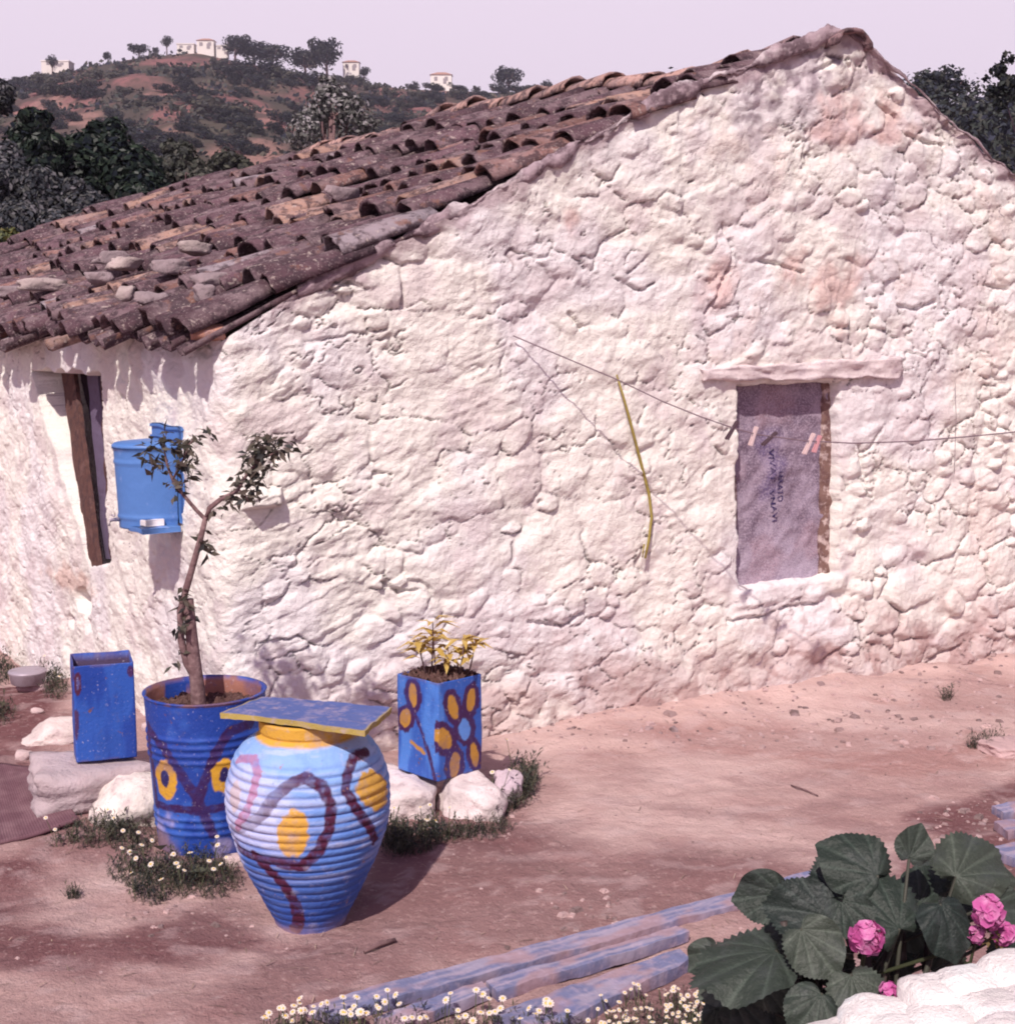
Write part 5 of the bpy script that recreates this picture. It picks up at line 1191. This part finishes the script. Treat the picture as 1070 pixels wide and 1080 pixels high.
# ================================================================== PINK FLOWERED PLANT
PY = 2.62
def bigleaf(mb, cx, cy, w, ang, nrm, seed, dy=0.0, Ls=1.08, col=(.055, .068, .052), cup=.10):
    """heart shaped toothed leaf: cx, cy centre pixel, w width in metres, ang direction of the tip in its own plane"""
    r = np.random.default_rng(seed); C = at_y(cx, cy, PY + dy); n_ = unit(nrm); a = unit(np.cross((0, 1, 0.01), n_)); b = np.cross(n_, a)
    tip = a * math.sin(ang) + b * math.cos(ang); sd = np.cross(tip, n_); K = 84; Rn = 8; V = [C - tip * w * .36]; cc = [np.array(col) * 1.3]
    for i in range(1, Rn + 1):
        f = i / Rn
        for k in range(K):
            th = 2 * PI * (k + .5) / K - PI; ct, s_ = math.cos(th), math.sin(th)
            rad = .50 * (1 + .30 * math.exp(-(abs(th) / .26) ** 1.3) + .10 * abs(math.sin(th)) - .34 * math.exp(-((abs(th) - PI) / .30) ** 2))
            if i == Rn: rad *= 1 + .028 * (1 if k % 2 else -1) + .03 * math.sin(k * 3.1 + seed)
            x = s_ * rad * f * w; y = (ct * rad * f * Ls) * w + (1 - f) * (-.36 * w)
            vein = .034 * w * abs(math.sin(th * 4.5)) * f * (1 - .2 * f)
            z = -cup * w * f * f * 1.4 + vein + .05 * w * math.sin(th * 3 + seed) * f * f - .06 * w * (y / w) ** 2 + (.10 + .14 * ((seed * 7) % 5) / 5) * w * abs(x / w) + .05 * w * math.sin(th * 5 + seed * 2) * f ** 4
            V.append(C + sd * x + tip * y + n_ * z); g = abs(math.sin(th * 4.5)); cc.append(np.array(col) * (1.75 - .85 * min(1, g * 2.6)) * r.uniform(.92, 1.08))
    Fs = [(0, 1 + k, 1 + (k + 1) % K) for k in range(K)]
    for i in range(Rn - 1):
        for k in range(K): a0 = 1 + i * K; Fs.append((a0 + k, a0 + K + k, a0 + K + (k + 1) % K, a0 + (k + 1) % K))
    mb_ = MB(); mb_.v = [np.array(V)]; mb_.f = Fs; mb_.c = [np.array(cc)]; mb_.n = len(V); return mb_, V[0]
hp = thing('flowering_plant', at_z(905, 1300, 0) * 0 + np.array([at_y(905, 1000, PY)[0], PY, 0]), 'plant with big toothed dark green leaves and pink flower heads behind the white wall', 'plant')
stem = MB(); PX = at_y(905, 1000, PY)[0]
crown0 = at_y(905, 1075, PY)
LV = [(903, 910, 80, -.9, (-.05, -.72, .70), 0.06), (963, 893, 44, .05, (.10, -.92, .25), .02), (1026, 912, 88, .9, (.10, -.70, .72), .08), (847, 962, 74, -1.2, (-.15, -.78, .6), -.02), (928, 957, 92, -.6, (0, -.70, .75), .0),
      (787, 1014, 108, -1.9, (-.10, -.25, .95), -.10), (858, 998, 66, 2.7, (-.1, -.85, .5), -.12), (1000, 975, 66, 2.6, (.2, -.8, .55), -.05), (806, 945, 62, -1.0, (-.3, -.85, .3), .10), (855, 1064, 56, -2.4, (-.05, -.8, .6), -.22), (906, 1050, 66, 2.8, (.05, -.75, .6), -.2),
      (786, 1062, 66, -2.6, (-.3, -.95, .05), .05), (975, 940, 60, .4, (.1, -.8, .55), .12), (1050, 960, 60, 1.2, (.25, -.8, .5), .05), (1050, 925, 56, 1.2, (.3, -.6, .7), .15), (880, 1020, 50, 2.2, (0, -.9, .3), .1), (940, 1015, 52, -2.6, (0, -.9, .3), .12), (1000, 1010, 46, 2.6, (.1, -.9, .35), .1), (835, 1030, 44, -2.2, (-.2, -.9, .2), .12), (760, 1075, 46, -2.2, (-.2, -.95, .05), .08), (810, 1075, 50, 2.8, (0, -.95, .1), .12), (985, 1000, 50, 3.0, (0, -.9, .3), .15), (1080, 990, 70, 1.5, (.2, -.8, .5), .1), (880, 930, 60, -.3, (-.1, -.7, .7), .16), (830, 985, 60, -2.0, (-.3, -.7, .6), .04), (960, 975, 60, 2.4, (.1, -.85, .5), .06), (765, 1035, 60, -1.6, (-.4, -.7, .6), .02), (1015, 945, 60, .2, (.2, -.7, .7), .2), (895, 965, 54, 2.9, (-.1, -.8, .5), -.05), (985, 920, 50, .3, (0, -.6, .8), .18), (815, 1040, 58, 2.3, (-.1, -.9, .4), .0), (1060, 1000, 50, 2.6, (.2, -.9, .3), .05), (875, 1075, 60, 3.0, (0, -.85, .5), -.12), (745, 1010, 44, -1.5, (-.5, -.7, .5), .08)]
for k, (x, y, wpx, ang, nrm, dy) in enumerate(LV):
    mb_, b0 = bigleaf(None, x, y, wpx / F * PY / .95 * .86, ang, nrm, 700 + k, dy, col=[(.030, .042, .034), (.042, .055, .044), (.060, .074, .058), (.024, .034, .030)][k % 4], cup=(.10, .03, .18, -.04, .12)[k % 5]); mb_.build('leaf', 'leafbig', hp)
    st = np.array([PX + rr.normal(0, .06), PY + rr.normal(0, .05) + .03, .30 + rr.uniform(0, .25)])
    stem.tube([st, (st + b0) / 2 + np.array([0, .02, -.03]), b0], [.0065, .0045, .003], 6, (.07, .07, .055))
for k in range(5):
    b0 = np.array([PX + rr.normal(0, .05), PY + rr.normal(0, .04), 0]); stem.tube([b0, b0 + np.array([rr.normal(0, .03), 0, .3]), b0 + np.array([rr.normal(0, .08), 0, .62])], [.012, .010, .007], 7, (.08, .06, .055))
for (x0, y0), (x1, y1), w in (((950, 1012), (948, 972), .011), ((948, 985), (968, 968), .007), ((948, 990), (925, 972), .007), ((862, 1052), (838, 1015), .006), ((862, 1052), (866, 1010), .008), ((862, 1052), (832, 1040), .005), ((975, 1025), (978, 990), .006)):
    stem.tube([at_y(x0, y0, PY + .04), at_y((x0 + x1) / 2, (y0 + y1) / 2, PY + .045), at_y(x1, y1, PY + .02)], w, 7, (.03, .022, .028))
stem.build('stems', 'leaf', hp)
r = np.random.default_rng(88)
for x, y, R, dy in ((914, 989, .033, -.10), (1041, 962, .032, -.06), (1058, 985, .024, -.04), (937, 1046, .017, -.22), (1030, 985, .018, -.05)):
    C = at_y(x, y, PY + dy); fb_ = MB()
    for k in range(60 if R > .02 else 26):
        d = unit(r.normal(size=3)); d[1] = -abs(d[1]) if r.random() < .7 else d[1]; p = C + d * R * r.uniform(.45, .85); u = unit(np.cross(d, r.normal(size=3))); v = np.cross(d, u); L = R * r.uniform(.30, .48)
        V = [p]; 
        for j in range(8): th = 2 * PI * j / 8; V.append(p + (u * math.cos(th) + v * math.sin(th)) * L * r.uniform(.8, 1.2) + d * L * r.uniform(.1, .55))
        fb_.add(V, [(0, 1 + j, 1 + (j + 1) % 8) for j in range(8)])
    fb_.build('flower_head', 'petalp', hp, smooth=True, usecol=False)
    s2 = MB(); s2.tube([C, C + np.array([0, .03, -.07]), np.array([PX, PY, C[2] - .16])], [.003, .004, .004], 6, (.08, .09, .05)); s2.build('flower_stalk', 'leaf', hp)
fb_ = MB()
for k in range(26):
    P = at_y(1048 + r.normal(0, 9), 990 + r.normal(0, 7), PY - .05 + r.normal(0, .01)); fb_.leaf(P, r.normal(size=3), (0, 0, 1), .014, .008, (.16, .11, .05), .2, .2)
fb_.build('faded_buds', 'leaf', hp)
# ---- low whitewashed wall in the lower right corner
wp = [(770, 1165), (860, 1098), (905, 1076), (945, 1055), (985, 1040), (1030, 1028), (1075, 1014), (1150, 996)]
WY = 2.30; pts3 = np.array([at_y(x, y, WY + .10 * (i / 7.)) for i, (x, y) in enumerate(wp)])
r = np.random.default_rng(260); Vs = []; Fs = []; Cs = []; n = 0
def lump(c_, d_, sd_, bx):
    global n
    V, F_, C_ = rough_stone(c_, d_, sd_, boxy=bx, rz=r.uniform(-.5, .5), rough=.06, ico=ICO4, cuts=0, base=(.80, .745, .73))
    Vs.append(V); Fs.append(np.array(F_) + n); Cs.append(C_); n += len(V)
tlen = np.concatenate([[0], np.cumsum(np.linalg.norm(np.diff(pts3, axis=0), axis=1))])
for row in range(5):
    q = -.02
    while q < tlen[-1]:
        a_ = r.uniform(.040, .068); P = np.array([np.interp(q, tlen, pts3[:, k]) for k in range(3)]); hh = a_ * r.uniform(.75, 1.0)
        lump(P + np.array([0, -.075 * row, -hh * .85 - .012 * row + r.normal(0, .004)]), (a_ * 1.25, .066, hh), int(r.integers(1e6)), .15); q += a_ * 1.5
for row in range(1, 9):                                        # courses of the face towards the camera and the back, down to the ground
    q = -.02
    while q < tlen[-1]:
        a_ = r.uniform(.05, .085); P = np.array([np.interp(q, tlen, pts3[:, k]) for k in range(3)]); z_ = P[2] - .05 - row * .075
        if z_ > -.05:
            for yo in (.0, -.30): lump(np.array([P[0], P[1] + yo, z_]), (a_ * 1.2, .06, .055), int(r.integers(1e6)), .4)
        q += a_ * 1.9
core = MB(); m_ = pts3.mean(0)
for a, b in zip(pts3[:-1], pts3[1:]):
    zt = min(a[2], b[2]) - .06; core.box(((a[0] + b[0]) / 2, (a[1] + b[1]) / 2 - .15, (zt - .1) / 2), ((b[0] - a[0]) / 2 + .002, (b[1] - a[1]) / 2, 0), (0, .15, 0), (0, 0, (zt + .1) / 2))
cv = np.concatenate(core.v); base = n
allF = np.concatenate(Fs).tolist() + [tuple(i_ + base for i_ in f) for f in core.f]
tag(mesh('low_wall', np.concatenate(Vs + [cv]), allF, 'wall', None, (m_[0], WY, 0), np.concatenate(Cs + [np.ones((len(cv), 3)) * .7])), 'lumpy low whitewashed stone wall in the bottom right corner', 'wall')

# ================================================================== CLOTHESLINE, PEGS, CANE
def off_gable(x, y, d): return at_plane(x, y, C0 + NG * d, NG)
lp = [(541, 354, .03), (600, 379, .15), (650, 400, .26), (700, 424, .38), (740, 440, .47), (775, 452, .55), (800, 458.5, .61), (850, 465, .72), (900, 467.5, .83), (960, 465.5, .96), (1020, 460.5, 1.08), (1066, 456, 1.18), (1160, 445, 1.38)]
lm = MB(); lm.tube([off_gable(*p) for p in lp], .0026, 6); lo = off_gable(*lp[0]); tag(lm.build('clothesline', 'wire', None, lo, usecol=False), 'thin sagging clothesline strung across the gable in front of the window', 'clothesline')
def peg(x, y, ang, L, m, lab, d):
    P = off_gable(x, y, d); t = thing('clothes_peg', P, lab, 'clothes peg', None)
    ax = G * math.sin(ang) + np.array([0, 0, 1]) * math.cos(ang); sd = unit(np.cross(ax, NG)); a1, a2 = -.62, .38
    for s_ in (-1, 1):
        mb = MB(); V = []
        prof_ = [(a1, .010), (-.2, .006), (.05, .0045), (.3, .0075), (a2, .0045)]
        for f, o in prof_:
            for (u, w) in ((0, -1), (1, -1), (1, 1), (0, 1)): V.append(P + ax * (f * L) + NG * (s_ * (o * .5 + u * .0045)) + sd * w * .0052)
        Fs = [(i * 4 + k, i * 4 + (k + 1) % 4, (i + 1) * 4 + (k + 1) % 4, (i + 1) * 4 + k) for i in range(4) for k in range(4)] + [(3, 2, 1, 0), (16, 17, 18, 19)]
        mb.add(V, Fs); mb.build('prong', m, t, smooth=False, usecol=False)
    mb = MB(); mb.tube([P - ax * L * .08 + sd * (-.008 + .002 * k) + (NG * math.cos(k * 2.1) + ax * math.sin(k * 2.1)) * .005 for k in range(9)], .0012, 5); mb.build('spring', 'tin', t, usecol=False)
peg(773, 451.5, .62, .085, 'pegdark', 'dark clothes peg on the line at the left edge of the window', .545)
peg(795, 457.5, .38, .078, 'peglight', 'pale clothes peg on the line, second from the left', .598)
peg(813, 461, .95, .080, 'pegdark', 'dark clothes peg on the line near the middle of the window', .638)
peg(854, 465.3, .52, .090, 'peglight', 'whitish clothes peg on the line right of the middle of the window', .728)
peg(862, 466, .42, .070, 'pegpink', 'reddish clothes peg on the line, rightmost in front of the window', .746)
cm = MB(); cp_ = [(650, 395), (657, 418), (664, 443), (671, 470), (678, 497), (684, 520), (687, 545), (684, 570), (680, 589)]
cm.tube([off_gable(x, y, .034 + .012 * math.sin(i)) for i, (x, y) in enumerate(cp_)], [.0035, .005, .006, .006, .0065, .0065, .006, .006, .005], 6); cm.tube([off_gable(677, 588, .06), off_gable(679, 574, .065)], [.003, .004], 5)
tag(cm.build('dry_cane', 'cane', None, off_gable(682, 589, .05), usecol=False), 'thin bent yellow green cane leaning flat on the gable wall left of the window', 'cane')
cm = MB(); cm.tube([off_gable(1007, 404, .03), off_gable(1008, 440, .035), off_gable(1006, 500, .03)], .0010, 5); tag(cm.build('hanging_string', 'wire', None, off_gable(1006, 500, .03), usecol=False), 'thin vertical string hanging on the wall right of the window', 'string')

# ================================================================== BLUE WALL WATER TANK
SX, TZ = 0.52, 0.885
tank = thing('wall_tank', spt(SX, TZ), 'blue enamel water tank with a soap ledge hung on the side wall', 'water tank')
UPV = np.array([0, 0, 1.])
def tk_pt(a, d, z): return C0 + S * (SX + a) + NS * d + UPV * (TZ + z)
# half round body
R0, H0 = .155, .315
zs = np.linspace(0, H0, 44); n = 40; V = []
for i in range(n):
    th = PI * i / (n - 1)
    for z in zs:
        f = (.93 + .07 * z / H0); rr_ = R0 * f + .004 * math.exp(-((z - .045) / .006) ** 2) + .004 * math.exp(-((z - .26) / .006) ** 2) + .006 * math.exp(-((z - H0) / .006) ** 2)
        V.append(tk_pt(math.cos(th) * rr_, .035 + math.sin(th) * rr_ * 1.25, z))
Fs = grid_faces(n, 44).tolist()
Fs.append([i * 44 for i in range(n - 1, -1, -1)])
mesh('tank_body', V, [tuple(f) for f in Fs], 'tank', tank)
V = []; 
for k, (z, s_) in enumerate(((0, 1.03), (.010, 1.035), (.018, .98), (.026, .5))):
    for i in range(n): th = PI * i / (n - 1); V.append(tk_pt(math.cos(th) * R0 * s_, .035 + math.sin(th) * R0 * 1.25 * s_, H0 + z))
Fs = [(k * n + i, k * n + i + 1, (k + 1) * n + i + 1, (k + 1) * n + i) for k in range(3) for i in range(n - 1)] + [tuple(3 * n + i for i in range(n)), tuple(range(n - 1, -1, -1))]
mesh('lid', V, Fs, 'tank', tank)
def tbox(name, a0, a1, d0, d1, z0, z1, m, par=tank, bev=.004):
    nA_, nZ = 12, 12; V = []
    for d in (d0, d1):
        for i in range(nA_ + 1):
            for j in range(nZ + 1):
                a = a0 + (a1 - a0) * i / nA_; z = z0 + (z1 - z0) * j / nZ
                ei = min(i, nA_ - i) == 0 or min(j, nZ - j) == 0; V.append(tk_pt(a, d + (0 if not ei else (-bev if d == d1 else bev)), z + .003 * math.sin(a * 30)))
    m1 = (nA_ + 1) * (nZ + 1); g_ = grid_faces(nA_ + 1, nZ + 1); Fs = [tuple(f) for f in g_] + [tuple(f[::-1] + m1) for f in g_]
    bd = [i * (nZ + 1) for i in range(nA_ + 1)] + [nA_ * (nZ + 1) + j for j in range(1, nZ + 1)] + [i * (nZ + 1) + nZ for i in range(nA_ - 1, -1, -1)] + [j for j in range(nZ - 1, 0, -1)]
    for a, b in zip(bd, bd[1:] + bd[:1]): Fs.append((a, b, b + m1, a + m1))
    return mesh(name, V, Fs, m, par)
tbox('back_plate', -.18, .15, .012, .03, .02, .40, 'tank')
tbox('plate_rim', -.185, .155, .010, .036, .385, .397, 'tank')
tbox('plate_rim', -.185, .155, .010, .036, .345, .353, 'tank')
led = tbox('soap_ledge', -.20, -.03, .04, .20, -.004, .016, 'tank')
tbox('soap', -.155, -.075, .09, .17, .017, .042, 'soap', led)
tp_ = MB(); tp_.tube([tk_pt(0, .22, .035), tk_pt(0, .255, .035), tk_pt(0, .262, .012)], [.008, .008, .006], 8); tp_.tube([tk_pt(-.015, .245, .052), tk_pt(.015, .245, .052)], .004, 6); tp_.build('tap', 'tin', tank, usecol=False)

# ================================================================== AIR
hm = bpy.data.materials.new('air'); hm.use_nodes = True; hn = hm.node_tree; hn.nodes.clear(); ho = _n(hn, 'ShaderNodeOutputMaterial'); hv = _n(hn, 'ShaderNodeVolumePrincipled')
hv.inputs['Color'].default_value = (.90, .86, 1.0, 1); hv.inputs['Density'].default_value = .00042; hv.inputs['Anisotropy'].default_value = .3; hn.links.new(hv.outputs[0], ho.inputs['Volume'])
hb_ = MB(); zlo, zhi = float(HZ.min()) - 1.5, float(HZ.max()) + 12; hb_.box((0, 720, (zlo + zhi) / 2), (905, 0, 0), (0, 785, 0), (0, 0, (zhi - zlo) / 2))
tag(hb_.build('haze', hm, None, (0, 0, zlo), smooth=False, usecol=False), kind='stuff')

# ================================================================== LIGHT, SKY, CAMERA
SUN = unit([-.22, -.82, .95])
sl = bpy.data.lights.new('sun', 'SUN'); sl.energy = 4.35; sl.angle = math.radians(.8); sl.color = (1.0, .925, .835)
so_ = bpy.data.objects.new('sun', sl); COL.objects.link(so_); so_.rotation_euler = Vector(-SUN).to_track_quat('-Z', 'Y').to_euler(); so_.location = (-3, -8, 12)
w = bpy.data.worlds.new('World'); SC.world = w; w.use_nodes = True; nt = w.node_tree; nt.nodes.clear()
sk = _n(nt, 'ShaderNodeTexSky', sky_type='NISHITA', sun_disc=False); sk.sun_elevation = math.asin(SUN[2]); sk.sun_rotation = math.atan2(SUN[0], SUN[1]); sk.dust_density = 4.0; sk.air_density = 1.0; sk.ozone_density = 2.0
tint = _n(nt, 'ShaderNodeMix', data_type='RGBA', blend_type='MULTIPLY'); tint.inputs[0].default_value = 1; tint.inputs[7].default_value = (.52, .38, .58, 1)
veil = _n(nt, 'ShaderNodeMix', data_type='RGBA'); veil.inputs[7].default_value = (8.6, 7.35, 8.7, 1)
tcw = _n(nt, 'ShaderNodeTexCoord'); sx = _n(nt, 'ShaderNodeSeparateXYZ'); mrw = _n(nt, 'ShaderNodeMapRange', interpolation_type='SMOOTHSTEP'); mrw.inputs[1].default_value = .20; mrw.inputs[2].default_value = .42; mrw.inputs[3].default_value = .95; mrw.inputs[4].default_value = .04
nt.links.new(tcw.outputs['Generated'], sx.inputs[0]); nt.links.new(sx.outputs['Z'], mrw.inputs[0]); nt.links.new(mrw.outputs[0], veil.inputs[0])
bg = _n(nt, 'ShaderNodeBackground'); bg.inputs[1].default_value = .105; ow = _n(nt, 'ShaderNodeOutputWorld')
nt.links.new(sk.outputs[0], tint.inputs[6]); nt.links.new(tint.outputs[2], veil.inputs[6]); nt.links.new(veil.outputs[2], bg.inputs[0]); nt.links.new(bg.outputs[0], ow.inputs[0])
cd = bpy.data.cameras.new('camera'); cam = bpy.data.objects.new('camera', cd); COL.objects.link(cam); SC.camera = cam
cam.location = (0, 0, CAMH); cam.rotation_euler = (PI / 2 - PITCH, 0, 0); cd.sensor_fit = 'HORIZONTAL'; cd.sensor_width = 36; cd.lens = 36 * F / 1070; cd.clip_start = .05; cd.clip_end = 4000
SC.view_settings.view_transform = 'Standard'; SC.view_settings.look = 'None'; SC.view_settings.exposure = 0.08; SC.view_settings.gamma = 1
SC.cycles.filter_width = 2.0
